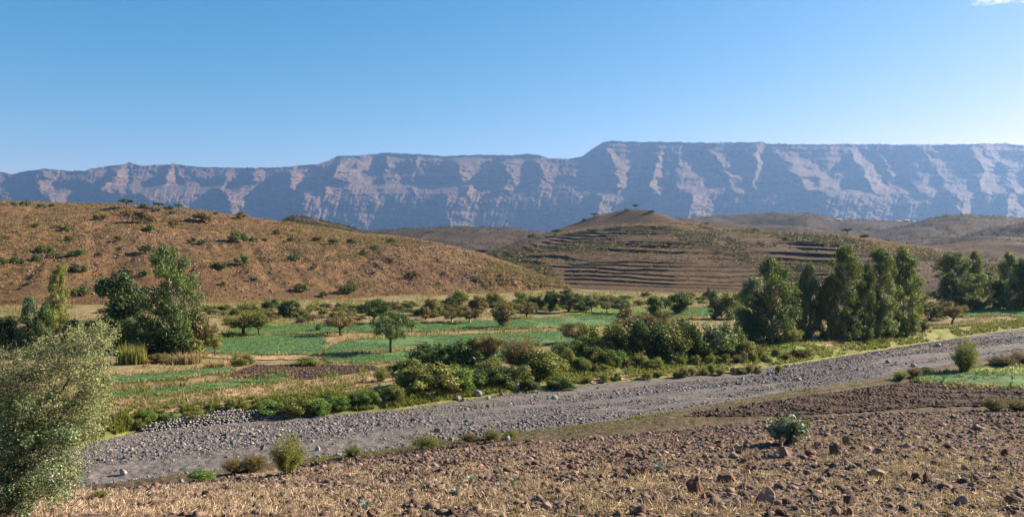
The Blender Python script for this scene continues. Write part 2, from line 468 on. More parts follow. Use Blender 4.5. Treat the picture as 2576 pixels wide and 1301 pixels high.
def hill_mesh(name, fn, s, x0, x1, nc, nr_f, nr_b, dc, ext, mat, label):
    xs = np.linspace(x0, x1, nc)
    db = knots(xs)[6][0] + (-2.0 if s == 'l' else 0.0)
    c = np.maximum(dc(xs), db + 5)
    t = np.linspace(0, 1, nr_f)[:, None]
    Yf = db[None] * (c / db)[None] ** t
    tb = np.linspace(0, 1, nr_b + 1)[1:, None]
    Yb = c[None] + tb * ext
    Y = np.concatenate([Yf, Yb])
    x2 = np.broadcast_to(xs[None], Y.shape)
    o = grid_obj(name, (x2 - CX) / FPX * Y, Y, fn(x2, Y), mat)
    tag(o, label, 'hill', kind='structure')

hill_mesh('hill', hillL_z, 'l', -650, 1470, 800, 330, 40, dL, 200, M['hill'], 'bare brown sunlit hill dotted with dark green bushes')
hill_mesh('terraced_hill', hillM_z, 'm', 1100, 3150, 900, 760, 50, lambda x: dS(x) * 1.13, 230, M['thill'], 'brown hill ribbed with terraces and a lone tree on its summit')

FAR, FARL = [], []
def far_hill(pts, d, base_d, label, mat=None, seed=0, rough=2.2):
    sk = poly(pts)
    xs = np.linspace(pts[0][0], pts[-1][0], 420)
    t = np.linspace(0, 1.6, 110)[:, None]
    Y = base_d + (d - base_d) * t + 0 * xs[None]
    x2 = np.broadcast_to(xs[None], Y.shape)
    zc = ZC + (HY - sk(x2)) / FPX * d
    z = 2 + (zc - 2) * np.where(t <= 1, 1 - (1 - np.clip(t, 0, 1)) ** 1.7, 1 - np.clip(t - 1, 0, 1) ** 1.5 * 0.8)
    X = (x2 - CX) / FPX * Y
    s = d / 1000
    z = z + rough * (5.0 * s * fbm(X / (110 * s), Y / (110 * s), 60 + seed, 4)) * sstep(1.0, 0.7, t) + 0.8 * s * fbm(X / (10 * s), Y / (20 * s), 70 + seed, 3)
    o = grid_obj('far_hill', X, Y, z, mat or M['fhill'])
    FAR.append((X, Y, z)); FARL.append(' '.join(('dark scrub dotting the ' + label).split()[:16]))
    tag(o, label, 'hill', kind='structure')
    return o

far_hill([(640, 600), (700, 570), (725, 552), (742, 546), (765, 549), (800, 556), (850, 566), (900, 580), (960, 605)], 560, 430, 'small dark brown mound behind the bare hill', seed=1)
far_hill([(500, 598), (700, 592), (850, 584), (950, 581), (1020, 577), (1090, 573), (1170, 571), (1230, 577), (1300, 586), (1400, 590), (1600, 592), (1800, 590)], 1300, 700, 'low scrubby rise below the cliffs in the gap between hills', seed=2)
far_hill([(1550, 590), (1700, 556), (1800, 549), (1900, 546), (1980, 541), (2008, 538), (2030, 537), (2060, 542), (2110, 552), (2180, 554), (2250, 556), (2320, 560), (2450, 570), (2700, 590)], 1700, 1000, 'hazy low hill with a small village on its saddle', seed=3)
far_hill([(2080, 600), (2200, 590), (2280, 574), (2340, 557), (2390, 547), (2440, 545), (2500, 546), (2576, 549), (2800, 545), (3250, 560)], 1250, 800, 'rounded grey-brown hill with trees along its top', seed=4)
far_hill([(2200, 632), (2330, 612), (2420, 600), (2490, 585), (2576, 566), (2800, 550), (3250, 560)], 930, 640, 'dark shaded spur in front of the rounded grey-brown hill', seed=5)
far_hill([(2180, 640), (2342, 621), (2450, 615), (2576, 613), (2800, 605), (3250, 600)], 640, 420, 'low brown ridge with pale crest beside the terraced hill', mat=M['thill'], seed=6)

# ------------------------------------------------------------------ mountain escarpment
SKY = [(-600, 445), (-300, 440), (0, 434), (29, 438), (70, 431), (114, 425), (179, 431), (215, 431), (232, 424), (315, 413), (325, 409), (358, 417), (443, 413), (476, 418), (511, 421), (643, 423), (720, 421), (801, 413), (829, 404), (847, 393), (908, 392), (962, 386), (1065, 389), (1122, 394), (1201, 390), (1287, 392), (1323, 387), (1355, 390), (1380, 399), (1430, 400), (1466, 394), (1487, 377), (1516, 359), (1537, 356), (1644, 358), (1787, 360), (1916, 358), (1931, 363), (2085, 364), (2131, 363), (2288, 365), (2395, 365), (2520, 361), (2574, 367), (2800, 365), (3200, 370)]
UP = [(-420, -430, -360, -370), (-300, -310, -240, -230), (-160, -175, -90, -100), (-40, -60, 15, 5), (95, 78, 150, 118), (290, 215, 316, 330), (322, 345, 376, 352), (430, 385, 452, 438), (458, 470, 476, 525), (575, 553, 602, 572), (640, 578, 668, 650), (735, 727, 772, 752), (858, 800, 948, 958), (982, 966, 1026, 1010), (1040, 1045, 1062, 1054), (1145, 1178, 1218, 1192), (1282, 1262, 1318, 1322), (1358, 1350, 1408, 1386), (1545, 1553, 1586, 1580), (1656, 1638, 1672, 1664), (1688, 1700, 1702, 1830), (1795, 1842, 1826, 1880), (1898, 1900, 1930, 1915), (1950, 2035, 1990, 2165), (2140, 2200, 2168, 2255), (2215, 2265, 2236, 2290), (2245, 2325, 2300, 2370), (2330, 2398, 2380, 2460), (2448, 2488, 2482, 2496), (2490, 2560, 2560, 2600), (2650, 2690, 2720, 2750), (2850, 2900, 2920, 2960)]
LO = [(-400, -400, -250, -240), (-150, -150, 0, 10), (120, 120, 200, 210), (215, 215, 300, 300), (380, 380, 520, 520), (575, 570, 640, 640), (765, 765, 968, 950), (1128, 1130, 1216, 1198), (1505, 1517, 1596, 1590), (1737, 1737, 1790, 1830), (2090, 2100, 2262, 2228), (2413, 2430, 2466, 2458), (2535, 2540, 2560, 2605), (2700, 2700, 2800, 2800)]

def mountain():
    sk = poly(SKY)
    xs = np.linspace(-560, 3150, 1750)
    skx = sk(xs) + 1.6 * fbm(xs / 14, xs * 0 + 3, 5, 4)
    nv = 330
    v = np.linspace(0, 1, nv)[:, None]
    yp = 612 + (skx[None] - 612) * v
    xx = np.broadcast_to(xs[None], yp.shape)
    run = np.interp(yp, [340, 360, 395, 440, 462, 488, 505, 530, 612], [1250, 1225, 1120, 860, 740, 380, 300, 250, 0])
    flat = np.interp(yp, [340, 360, 395, 440, 462, 488, 505, 530, 612], [1130, 1105, 1000, 740, 620, 460, 370, 290, 0])
    run = flat + (run - flat) * sstep(0.30, 0.62, vnoise(xx / 170, yp / 400, 99))
    run = run + 50 * fbm(xx / 90, yp / 60, 81, 4)
    px2m = 3.2

    def ridge(tab, ytop, ybot, lo, hi):
        S = np.empty(yp.shape)
        for r in range(nv):
            yr = np.interp(xs, xs, yp[r])
            ym = float(np.median(yr))
            f = np.clip((ym - ytop) / (ybot - ytop), 0, 1.25)
            px, pv = [-900.0], [0.0]
            lastv = -900.0
            for (c0, c1, v0, v1) in tab:
                c, vv = c0 + (c1 - c0) * f, v0 + (v1 - v0) * f
                gap = max(c - lastv, 4)
                amp = min(max(1.0 * min(gap, 2.4 * (vv - c)), lo), hi) * (0.70 + 0.5 * _hash(np.array([c0 // 1]), np.array([3.0]), 5)[0])
                if gap > 30:
                    px += [c - 0.55 * gap, c - min(0.32 * gap, 26)]; pv += [0.10 * amp, 0.16 * amp]
                px += [c, vv]; pv += [amp, 0.0]
                lastv = vv
            px = np.maximum.accumulate(np.array(px)) + np.arange(len(px)) * 1e-3
            jit = 12 * fbm(xs / 24, np.full_like(xs, ym / 11), 91, 5) + 20 * fbm(xs / 90, np.full_like(xs, ym / 34), 92, 3)
            S[r] = np.interp(xs + jit, px, pv)
        return S
    wl = sstep(474, 500, yp + 8 * fbm(xx / 80, yp / 300, 84, 3))
    top_fade = sstep(4.0, np.interp(xx, [1300, 1500, 2600], [22, 42, 46]), yp - skx[None] + 10 * fbm(xx / 35, yp / 40, 96, 3))
    S = ridge(UP, 400, 500, 18, 66) * (0.18 + 0.82 * top_fade) * (0.72 + 0.5 * sstep(0.3, 0.62, vnoise(xx / 40, yp / 22, 95))) * (1 - wl) + ridge(LO, 495, 590, 26, 85) * wl
    Y = 6250 + run - S * px2m - 0.62 * (xx - 1288) * (0.6 + 0.4 * np.clip((xx - 300) / 600, 0, 1))
    Y = Y - 30 * np.abs(fbm(xx / 55 + 0.02 * yp, yp / 150, 93, 4)) - 60 * fbm(xx / 170, yp / 90, 94, 3)
    z0 = (HY - yp) / FPX * 6600
    # strata ledges, gullies, roughness
    ph = z0 / 42 + 0.5 * fbm(xx / 120, yp / 90, 86, 3)
    fr = ph - np.floor(ph)
    Y = Y + 20 * (sstep(0.35, 0.9, fr) - fr) * (0.2 + 1.3 * vnoise(xx / 60, yp / 40, 87)) * (1 - 0.7 * wl)
    ph2 = z0 / 105 + 0.35 * fbm(xx / 200, yp / 200, 97, 2)
    fr2 = ph2 - np.floor(ph2)
    Y = Y + 38 * (sstep(0.55, 0.95, fr2) - fr2) * (0.35 + vnoise(xx / 110, yp / 70, 98)) * (1 - 0.8 * wl)
    gul = np.abs(fbm((xx + 0.25 * (yp - 500)) / 9, yp / 60, 88, 3))
    Y = Y + 34 * gul * (0.4 + 0.6 * wl) + 21 * fbm(xx / 16, yp / 11, 89, 5) + 10 * fbm(xx / 4, yp / 3.5, 90, 3)
    # plateau behind the rim
    rim = Y[-1]
    tb = np.array([0.05, 0.2, 0.6, 1.0])[:, None]
    Yb = rim[None] + tb * 1200
    zt = ZC + (HY - yp[-1]) / FPX * rim
    zb = zt[None] - tb * 30
    Z = ZC + (HY - yp) / FPX * Y
    Yall, Zall = np.concatenate([Y, Yb]), np.concatenate([Z, zb])
    xa = np.broadcast_to(xs[None], Yall.shape)
    o = grid_obj('mountain', (xa - CX) / FPX * Yall, Yall, Zall, M['mountain'], smooth=True)
    tag(o, 'long blue-hazed plateau escarpment with banded cliffs across the background', 'mountain', kind='structure')
    return xs, rim, zt
mx, mrim, mzt = mountain()

# ------------------------------------------------------------------ generic scatter
def tmpl_blades(n, h, w, spread, seed, curve=0.3):
    """n thin triangular blades from one foot; unit-ish size"""
    r = np.random.default_rng(seed)
    V, F = [], []
    for i in range(n):
        a = r.uniform(0, 2 * math.pi); l = h * r.uniform(0.6, 1.1); s = spread * r.uniform(0.2, 1.0)
        d = np.array([math.cos(a), math.sin(a), 0]); q = np.array([-d[1], d[0], 0]) * w * 0.5
        b0 = d * r.uniform(0, 0.15) * spread
        b1 = b0 + d * s * 0.35 + np.array([0, 0, l * 0.6]); b2 = b0 + d * s + np.array([0, 0, l * (1 - curve * r.uniform(0, 1))])
        k = len(V)
        V += [b0 - q, b0 + q, b1 + q * 0.8, b1 - q * 0.8, b2 + q * 0.1, b2 - q * 0.1]
        F += [(k, k + 1, k + 2, k + 3), (k + 3, k + 2, k + 4, k + 5)]
    return np.array(V), np.array(F)

def ico():
    t = (1 + 5 ** 0.5) / 2
    V = np.array([(-1, t, 0), (1, t, 0), (-1, -t, 0), (1, -t, 0), (0, -1, t), (0, 1, t), (0, -1, -t), (0, 1, -t), (t, 0, -1), (t, 0, 1), (-t, 0, -1), (-t, 0, 1)], float)
    V /= np.linalg.norm(V[0])
    F = np.array([(0, 11, 5), (0, 5, 1), (0, 1, 7), (0, 7, 10), (0, 10, 11), (1, 5, 9), (5, 11, 4), (11, 10, 2), (10, 7, 6), (7, 1, 8), (3, 9, 4), (3, 4, 2), (3, 2, 6), (3, 6, 8), (3, 8, 9), (4, 9, 5), (2, 4, 11), (6, 2, 10), (8, 6, 7), (9, 8, 1)])
    return V, F

def subdiv(V, F):
    cache, V2, F2 = {}, list(map(tuple, V)), []
    def mid(a, b):
        k = (min(a, b), max(a, b))
        if k not in cache:
            m = (np.array(V2[a]) + np.array(V2[b])); m = m / np.linalg.norm(m)
            V2.append(tuple(m)); cache[k] = len(V2) - 1
        return cache[k]
    for a, b, c in F:
        ab, bc, ca = mid(a, b), mid(b, c), mid(c, a)
        F2 += [(a, ab, ca), (b, bc, ab), (c, ca, bc), (ab, bc, ca)]
    return np.array(V2), np.array(F2)

def tmpl_stone(seed, sub=0, rough=0.28, cuts=0):
    V, F = ico()
    for _ in range(sub): V, F = subdiv(V, F)
    r = np.random.default_rng(seed)
    for _ in range(cuts):                      # knock flat facets into the stone
        n = r.normal(size=3); n /= np.linalg.norm(n)
        d = r.uniform(0.45, 0.8)
        p = V @ n
        V = V - np.maximum(p - d, 0)[:, None] * n[None]
    if sub:
        k = 1 + rough * (fbm(V[:, 0] * 1.7 + seed, V[:, 1] * 1.7 + V[:, 2] * 1.3, seed, 4))
        V = V * k[:, None]
    else:
        V = V * (1 + rough * r.uniform(-1, 1, len(V)))[:, None]
    V = V * np.array([r.uniform(0.75, 1.2), r.uniform(0.7, 1.0), r.uniform(0.5, 0.8)])
    return V, F

def scatter(name, P, sizes, tmpls, mat, seed, label, cat, tilt=0.0, smooth=False, sink=0.0, zs=None, kind='stuff'):
    """merge many tiny pieces nobody could count into one object"""
    r = np.random.default_rng(seed)
    n = len(P)
    which = r.integers(0, len(tmpls), n)
    Vs, Fs, base = [], [], 0
    for k, (TV, TF) in enumerate(tmpls):
        idx = np.where(which == k)[0]
        if not len(idx): continue
        m = len(idx)
        a = r.uniform(0, 2 * math.pi, m)
        ca, sa = np.cos(a), np.sin(a)
        s = np.asarray(sizes)[idx]
        v = np.broadcast_to(TV[None], (m, *TV.shape)).copy()
        if tilt:
            b = r.normal(0, tilt, m); cb, sb = np.cos(b), np.sin(b)
            y, z = v[:, :, 1].copy(), v[:, :, 2].copy()
            v[:, :, 1] = y * cb[:, None] - z * sb[:, None]; v[:, :, 2] = y * sb[:, None] + z * cb[:, None]
        x, y = v[:, :, 0].copy(), v[:, :, 1].copy()
        v[:, :, 0] = (x * ca[:, None] - y * sa[:, None]) * s[:, None]
        v[:, :, 1] = (x * sa[:, None] + y * ca[:, None]) * s[:, None]
        v[:, :, 2] *= (s if zs is None else np.asarray(zs)[idx])[:, None]
        v += P[idx][:, None, :]
        v[:, :, 2] -= sink * s[:, None]
        f = TF[None] + (np.arange(m) * len(TV))[:, None, None] + base
        base += m * len(TV)
        Vs.append(v.reshape(-1, 3)); Fs.append(f.reshape(-1, TF.shape[1]))
    o = link(name, mk_mesh(name, np.concatenate(Vs), np.concatenate(Fs), mat, smooth))
    return tag(o, label, cat, kind=kind)

def on_surface(s, px, Y):
    z = SURF[s](px, Y)
    return np.stack([(px - CX) / FPX * Y, Y, z], 1)

def rand_between(n, k0, k1, xr, seed, a=0.0, b=1.0):
    """area-uniform random points between two valley knots"""
    r = np.random.default_rng(seed)
    out_x, out_Y = [], []
    got = 0
    while got < n:
        px = r.uniform(*xr, n * 2)
        ks = knots(px)
        d0, d1 = ks[k0][0], ks[k1][0]
        lo, hi = d0 + (d1 - d0) * a, d0 + (d1 - d0) * b
        Y = np.sqrt(lo ** 2 + (hi ** 2 - lo ** 2) * r.uniform(0, 1, n * 2))
        out_x.append(px); out_Y.append(Y); got += n * 2
    return np.concatenate(out_x)[:n], np.concatenate(out_Y)[:n]

# ------------------------------------------------------------------ crop fields and other ground sheets
FIELDS = {}
def sheet(name, far, near, mat, label, cat, wob=2.4, zoff=0.09, nr=60, seed=0):
    fa, ne = poly(far), poly(near)
    x0, x1 = max(far[0][0], near[0][0]), min(far[-1][0], near[-1][0])
    nc = max(24, int((x1 - x0) / 5))
    xs = np.linspace(x0, x1, nc)
    taper = np.minimum(1, np.minimum((xs - x0), (x1 - xs)) / 14.0) ** 0.6
    ya = fa(xs) + wob * fbm(xs / 25, xs * 0 + seed, 7 + seed, 3)
    yb = ne(xs) + wob * fbm(xs / 25, xs * 0 + seed + 9.5, 8 + seed, 3)
    mid = (ya + yb) / 2
    ya, yb = mid + (ya - mid) * taper, mid + (yb - mid) * taper
    Ya = np.array([cast('v', x, y).y for x, y in zip(xs, ya)])
    Yb = np.array([cast('v', x, y).y for x, y in zip(xs, yb)])
    t = np.linspace(0, 1, nr)[:, None]
    Y = Yb[None] + (Ya - Yb)[None] * t
    x2 = np.broadcast_to(xs[None], Y.shape)
    Z = valley_z(x2, Y) + (zoff if name != 'ploughed_field' else 0.045)
    if name in ('crop_field', 'ploughed_field'): Z = Z + (0.05 if name == 'crop_field' else 0.03) * np.sin(Y * 2 * math.pi / 1.9 + 0.5 * fbm(x2 / 60, Y / 20, 77, 2))
    o = grid_obj(name, (x2 - CX) / FPX * Y, Y, Z, mat)
    tag(o, label, cat, kind='structure')
    FIELDS.setdefault(name, []).append((xs, Ya, Yb))
    return o

sheet('crop_field', [(505, 872), (560, 852), (700, 846), (800, 847), (825, 858)], [(505, 888), (640, 894), (800, 892), (825, 872)], M['crop'], 'dark blue-green onion plot below the bushy two-stemmed acacia', 'crop field', seed=1)
sheet('crop_field', [(565, 842), (640, 824), (760, 818), (960, 815), (1290, 806), (1440, 797), (1560, 790)], [(565, 846), (640, 844), (760, 842), (840, 836), (1020, 835), (1290, 828), (1440, 824), (1560, 818)], M['crop'], 'long blue-green onion field behind the lone leaning tree', 'crop field', seed=2)
sheet('crop_field', [(815, 880), (860, 862), (1020, 848), (1200, 842), (1400, 837), (1500, 838)], [(815, 900), (900, 886), (1020, 882), (1200, 876), (1400, 870), (1500, 868)], M['crop'], 'onion field around the foot of the lone leaning tree', 'crop field', seed=3)
sheet('crop_field', [(815, 894), (900, 890), (1020, 886), (1200, 880), (1300, 878)], [(815, 912), (900, 914), (1020, 914), (1200, 912), (1300, 905)], M['crop'], 'onion field just in front of the lone leaning tree', 'crop field', seed=4)
sheet('grass_plot', [(575, 830), (620, 818), (690, 815), (760, 818)], [(575, 838), (640, 830), (700, 825), (760, 822)], M['grass'], 'bright green grass plot behind the bushy two-stemmed acacia', 'grass plot', seed=5)
sheet('crop_field', [(262, 950), (420, 940), (560, 926), (590, 928)], [(262, 968), (420, 958), (560, 940), (590, 936)], M['crop'], 'narrow onion strip beside the bare ploughed plot', 'crop field', seed=6)
sheet('crop_field', [(255, 990), (420, 978), (600, 958), (735, 947)], [(255, 1008), (420, 995), (600, 974), (735, 960)], M['crop'], 'narrow onion strip above the sandy river bank', 'crop field', seed=7)
sheet('ploughed_field', [(575, 942), (640, 920), (780, 918), (950, 921)], [(575, 950), (680, 956), (800, 954), (950, 930)], M['dark_soil'], 'bare dark ploughed plot on the far bank', 'ploughed field', seed=8)
sheet('grass_plot', [(1815, 886), (1870, 866), (1960, 862), (2070, 860)], [(1815, 894), (1900, 897), (2000, 888), (2070, 874)], M['grass'], 'bright green grass at the foot of the eucalyptus grove', 'grass plot', seed=9)
sheet('crop_field', [(2420, 782), (2500, 780), (2700, 780)], [(2420, 796), (2500, 796), (2700, 797)], M['crop'], 'thin green crop strip in front of the far eucalyptus clump', 'crop field', seed=10)
sheet('grass_plot', [(1420, 788), (1500, 778), (1600, 775), (1760, 776)], [(1420, 794), (1500, 789), (1600, 790), (1760, 792)], M['grass'], 'bright grass plot below the terraces', 'grass plot', seed=11)
sheet('crop_field', [(1560, 790), (1650, 786), (1800, 770)], [(1560, 806), (1650, 804), (1800, 792)], M['crop'], 'green crop plot among the round valley trees', 'crop field', seed=12)
sheet('crop_field', [(2300, 952), (2380, 940), (2480, 938), (2700, 940)], [(2300, 958), (2380, 968), (2480, 974), (2700, 980)], M['crop'], 'dense blue-green onion field on the near bank', 'crop field', seed=13)
sheet('grass_plot', [(2420, 933), (2500, 924), (2700, 918)], [(2420, 939), (2500, 939), (2700, 938)], M['grass'], 'pale yellow-green grass strip behind the near onion field', 'grass plot', seed=14)
sheet('ploughed_field', [(1720, 1044), (1860, 1022), (2000, 1001), (2200, 975), (2300, 960), (2480, 976), (2700, 984)], [(1720, 1048), (1860, 1049), (2000, 1046), (2200, 1036), (2300, 1026), (2480, 1022), (2700, 1024)], M['dark_soil'], 'broad bare ploughed plot on the near bank', 'ploughed field', seed=15)
sheet('ploughed_field', [(755, 1168), (900, 1152), (1100, 1128), (1250, 1108)], [(755, 1176), (900, 1160), (1100, 1134), (1250, 1112)], M['dark_soil'], 'dark ploughed sliver along the river edge', 'ploughed field', seed=16)
sheet('dry_grass_strip', [(500, 892), (640, 896), (800, 896), (830, 890)], [(500, 900), (640, 907), (800, 906), (830, 898)], M['sand'], 'dry straw-coloured strip between the onion plots', 'ground', seed=17)
sheet('sand_bank', [(262, 1010), (420, 998), (600, 978), (735, 962), (900, 945), (1010, 935)], [(262, 1050), (420, 1040), (600, 1018), (735, 1000), (900, 975), (1010, 955)], M['sand'], 'dry sandy grass slope above the river stones', 'ground', seed=18)
sheet('sand_bank', [(2000, 862), (2100, 852), (2200, 850)], [(2000, 876), (2100, 872), (2200, 858)], M['sand'], 'dry tan ledge below the eucalyptus grove', 'ground', seed=19)
sheet('sand_bank', [(1480, 955), (1600, 942), (1750, 930), (1900, 920)], [(1480, 968), (1600, 954), (1750, 940), (1900, 926)], M['sand'], 'sandy flat between the shrub rows and the gravel', 'ground', seed=20)

# ------------------------------------------------------------------ plants: crown and trunk templates
def leaves(C, N, L, Wd, seed, up=0.0):
    """diamond leaves at centres C, facing roughly N"""
    r = np.random.default_rng(seed)
    n = len(C)
    N = N + r.normal(0, 0.75, (n, 3)); N[:, 2] += up
    N /= np.linalg.norm(N, axis=1)[:, None] + 1e-9
    A = np.cross(N, r.normal(size=(n, 3))); A /= np.linalg.norm(A, axis=1)[:, None] + 1e-9
    B = np.cross(N, A)
    s = r.uniform(0.6, 1.3, n)[:, None]
    V = np.stack([C - A * L * s, C + B * Wd * s, C + A * L * s, C - B * Wd * s], 1)
    return V.reshape(-1, 3), np.arange(4 * n).reshape(-1, 4)

def tube(path, r0, r1, sides=6):
    P = np.array(path, float)
    n = len(P)
    V = []
    for i in range(n):
        d = P[min(i + 1, n - 1)] - P[max(i - 1, 0)]
        d /= np.linalg.norm(d) + 1e-9
        a = np.cross(d, (0.31, 0.95, 0.1)); a /= np.linalg.norm(a) + 1e-9
        b = np.cross(d, a)
        rr = r0 + (r1 - r0) * i / (n - 1)
        for k in range(sides):
            t = 2 * math.pi * k / sides
            V.append(P[i] + rr * (math.cos(t) * a + math.sin(t) * b))
    F = []
    for i in range(n - 1):
        for k in range(sides):
            k2 = (k + 1) % sides
            F.append((i * sides + k, i * sides + k2, (i + 1) * sides + k2, (i + 1) * sides + k))
    return np.array(V), np.array(F)

def join(parts):
    Vs, Fs, b = [], [], 0
    for V, F in parts:
        Vs.append(V); Fs.append(F + b); b += len(V)
    return np.concatenate(Vs), np.concatenate(Fs)

def bez(a, c, b, n=6):
    t = np.linspace(0, 1, n)[:, None]
    return (1 - t) ** 2 * np.array(a) + 2 * t * (1 - t) * np.array(c) + t ** 2 * np.array(b)

def clump_leaves(cl, n_leaf, L, Wd, seed, hollow=0.55, up=0.25):
    """cl rows: x y z rx ry rz"""
    r = np.random.default_rng(seed)
    vol = cl[:, 3] * cl[:, 4] + cl[:, 3] * cl[:, 5]
    idx = r.choice(len(cl), n_leaf, p=vol / vol.sum())
    d = r.normal(size=(n_leaf, 3)); d /= np.linalg.norm(d, axis=1)[:, None]
    rad = hollow + (1.08 - hollow) * r.uniform(0, 1, n_leaf) ** 0.7
    rad = np.where(r.uniform(0, 1, n_leaf) < 0.16, rad * r.uniform(1.0, 1.75, n_leaf), rad)     # stray shoots
    C = cl[idx, :3] + d * cl[idx, 3:6] * rad[:, None]
    keep = C[:, 2] > 0.003
    return leaves(C[keep], d[keep], L, Wd, seed + 1, up)

TEMPL = {}
def add_t(kind, crown, trunk):
    TEMPL.setdefault(kind, []).append((mk_mesh(kind + '_crown', *crown, [M['dark']]), mk_mesh(kind + '_trunk', *trunk, [M['bark']], True) if trunk else None))

def build_templates():
    for s in range(8):                                     # eucalyptus
        r = np.random.default_rng(100 + s)
        lean = r.normal(0, 0.05, 2)
        tr = [tube([(0, 0, 0), (lean[0] * 0.5, lean[1] * 0.5, 0.35), (lean[0], lean[1], 0.7), (lean[0] * 1.3, lean[1] * 1.3, 0.95)], 0.030, 0.005)]
        cl = []
        n = (58, 70, 52, 66, 76, 60, 115, 105)[s]
        ph0, wide, tip = r.uniform(0, 6.28), r.uniform(0.85, 1.2), r.uniform(0.25, 0.6)
        big = s >= 6
        if big: wide, tip = 1.15, 0.5
        for i in range(n):
            z = 0.05 + 0.90 * ((i + r.uniform(0, 1)) / n)
            prof = 0.40 * (math.sin(math.pi * min(1, (z * 0.86 + 0.12)) ** 1.15) ** 0.6) * (1.08 - tip * z) * wide
            a = r.uniform(0, 2 * math.pi); rad = prof * r.uniform(0.3, 1.0) * (0.62 + 0.9 * float(vnoise(z * 5 + s, 2 * math.cos(a + ph0), 120 + s)))
            c = (lean[0] * z + rad * math.cos(a), lean[1] * z + rad * math.sin(a), z)
            k = r.uniform(0.5, 1.4)
            kb = 0.78 if big else 1.0
            cl.append((*c, 0.112 * k * kb, 0.112 * k * kb, 0.062 * k * kb))
            if i % 2 == 0: tr.append(tube(bez((lean[0] * z * 0.8, lean[1] * z * 0.8, max(z - 0.14, 0.05)), (c[0] * 0.5, c[1] * 0.5, z - 0.03), c, 4), 0.010, 0.003, 4))
        add_t('eucalyptus', clump_leaves(np.array(cl), 26000 if big else 13000, 0.0135 if big else 0.021, 0.0056 if big else 0.0082, 110 + s, 0.35), join(tr))
    for s in range(3):                                     # dense round tree
        r = np.random.default_rng(200 + s)
        tr = [tube([(0, 0, 0), (0.02, 0, 0.2), (0, 0.01, 0.45)], 0.05, 0.03)]
        cl = []
        for i in range(38):
            d = r.normal(size=3); d /= np.linalg.norm(d); d[2] = d[2] * 0.95
            rad = r.uniform(0.55, 0.95)
            c = (d[0] * 0.38 * rad, d[1] * 0.38 * rad, 0.52 + d[2] * 0.46 * rad)
            k = r.uniform(0.55, 1.4)
            cl.append((*c, 0.12 * k, 0.12 * k, 0.10 * k))
            if i % 4 == 0: tr.append(tube(bez((0, 0, 0.25), (c[0] * 0.4, c[1] * 0.4, 0.45), c, 5), 0.022, 0.006, 5))
        add_t('round_tree', clump_leaves(np.array(cl), 8000, 0.026, 0.013, 210 + s, 0.5), join(tr))
    for s in range(4):                                     # open acacia with visible trunk
        r = np.random.default_rng(300 + s)
        f = 0.24 + 0.08 * r.uniform()
        tr = [tube([(0, 0, 0), (r.normal(0, 0.02), 0, f * 0.5), (r.normal(0, 0.03), 0, f)], 0.045, 0.032, 7)]
        cl = []
        for i in range(44):
            a = r.uniform(0, 2 * math.pi); rad = 0.44 * math.sqrt(r.uniform(0.02, 1))
            z = 0.50 + r.uniform(-0.22, 0.42) * (1 - 0.45 * (rad / 0.42) ** 2)
            c = (rad * math.cos(a), rad * math.sin(a), z)
            k = r.uniform(0.45, 1.35)
            cl.append((*c, 0.12 * k, 0.12 * k, 0.085 * k))
            if i % 2 == 0: tr.append(tube(bez((0, 0, f * 0.9), (c[0] * 0.5, c[1] * 0.5, f + 0.12), c, 5), 0.020, 0.004, 5))
        add_t('acacia', clump_leaves(np.array(cl), 9500, 0.021, 0.0075, 310 + s, 0.25, 0.25), join(tr))
    for s in range(4):                                     # bush growing from the ground
        r = np.random.default_rng(400 + s)
        tr, cl = [], []
        for i in range(30):
            a = r.uniform(0, 2 * math.pi); u = r.uniform(0, 1)
            rad = 0.40 * math.sqrt(u); z = 0.06 + 0.76 * r.uniform(0.15, 1) * math.sqrt(max(0.05, 1 - u * 0.85))
            c = (rad * math.cos(a), rad * math.sin(a), z)
            k = r.uniform(0.7, 1.35)
            cl.append((*c, 0.135 * k, 0.135 * k, 0.13 * k))
            if i % 3 == 0: tr.append(tube(bez((0, 0, 0), (c[0] * 0.3, c[1] * 0.3, z * 0.5), c, 4), 0.014, 0.004, 4))
        add_t('bush', clump_leaves(np.array(cl), 4700, 0.034, 0.0135, 410 + s, 0.35), join(tr))
    for s in range(3):                                     # feathery fanning shrub
        r = np.random.default_rng(500 + s)
        tr, C, N = [], [], []
        nst = 85
        Vs = []
        for i in range(nst):
            a = r.uniform(0, 2 * math.pi); sp = 0.46 * math.sqrt(r.uniform(0.01, 1)); h = r.uniform(0.45, 0.96) * math.sqrt(max(0.1, 1 - (sp / 0.56) ** 2))
            e = np.array((sp * math.cos(a), sp * math.sin(a), h))
            p = bez((0.04 * math.cos(a), 0.04 * math.sin(a), 0), (e[0] * 0.45, e[1] * 0.45, h * 0.6), e, 7)
            tr.append(tube(p, 0.005, 0.0015, 4))
            for q in range(170):
                t = r.uniform(0.12, 1.05)
                j = min(int(t * 6), 5); pt = p[j] + (p[min(j + 1, 6)] - p[j]) * (t * 6 - j)
                d = (e - p[0]) / np.linalg.norm(e) * 0.4 + r.normal(0, 0.6, 3); d /= np.linalg.norm(d)
                w = np.cross(d, r.normal(size=3)); w /= np.linalg.norm(w)
                L = r.uniform(0.03, 0.065)
                b0 = pt + r.normal(0, 0.034, 3)
                if b0[2] < 0: continue
                Vs.append([b0, b0 + d * L * 0.5 + w * 0.006, b0 + d * L, b0 + d * L * 0.5 - w * 0.006])
        Vc = np.array(Vs).reshape(-1, 3)
        add_t('feathery_shrub', (Vc, np.arange(len(Vc)).reshape(-1, 4)), join(tr))
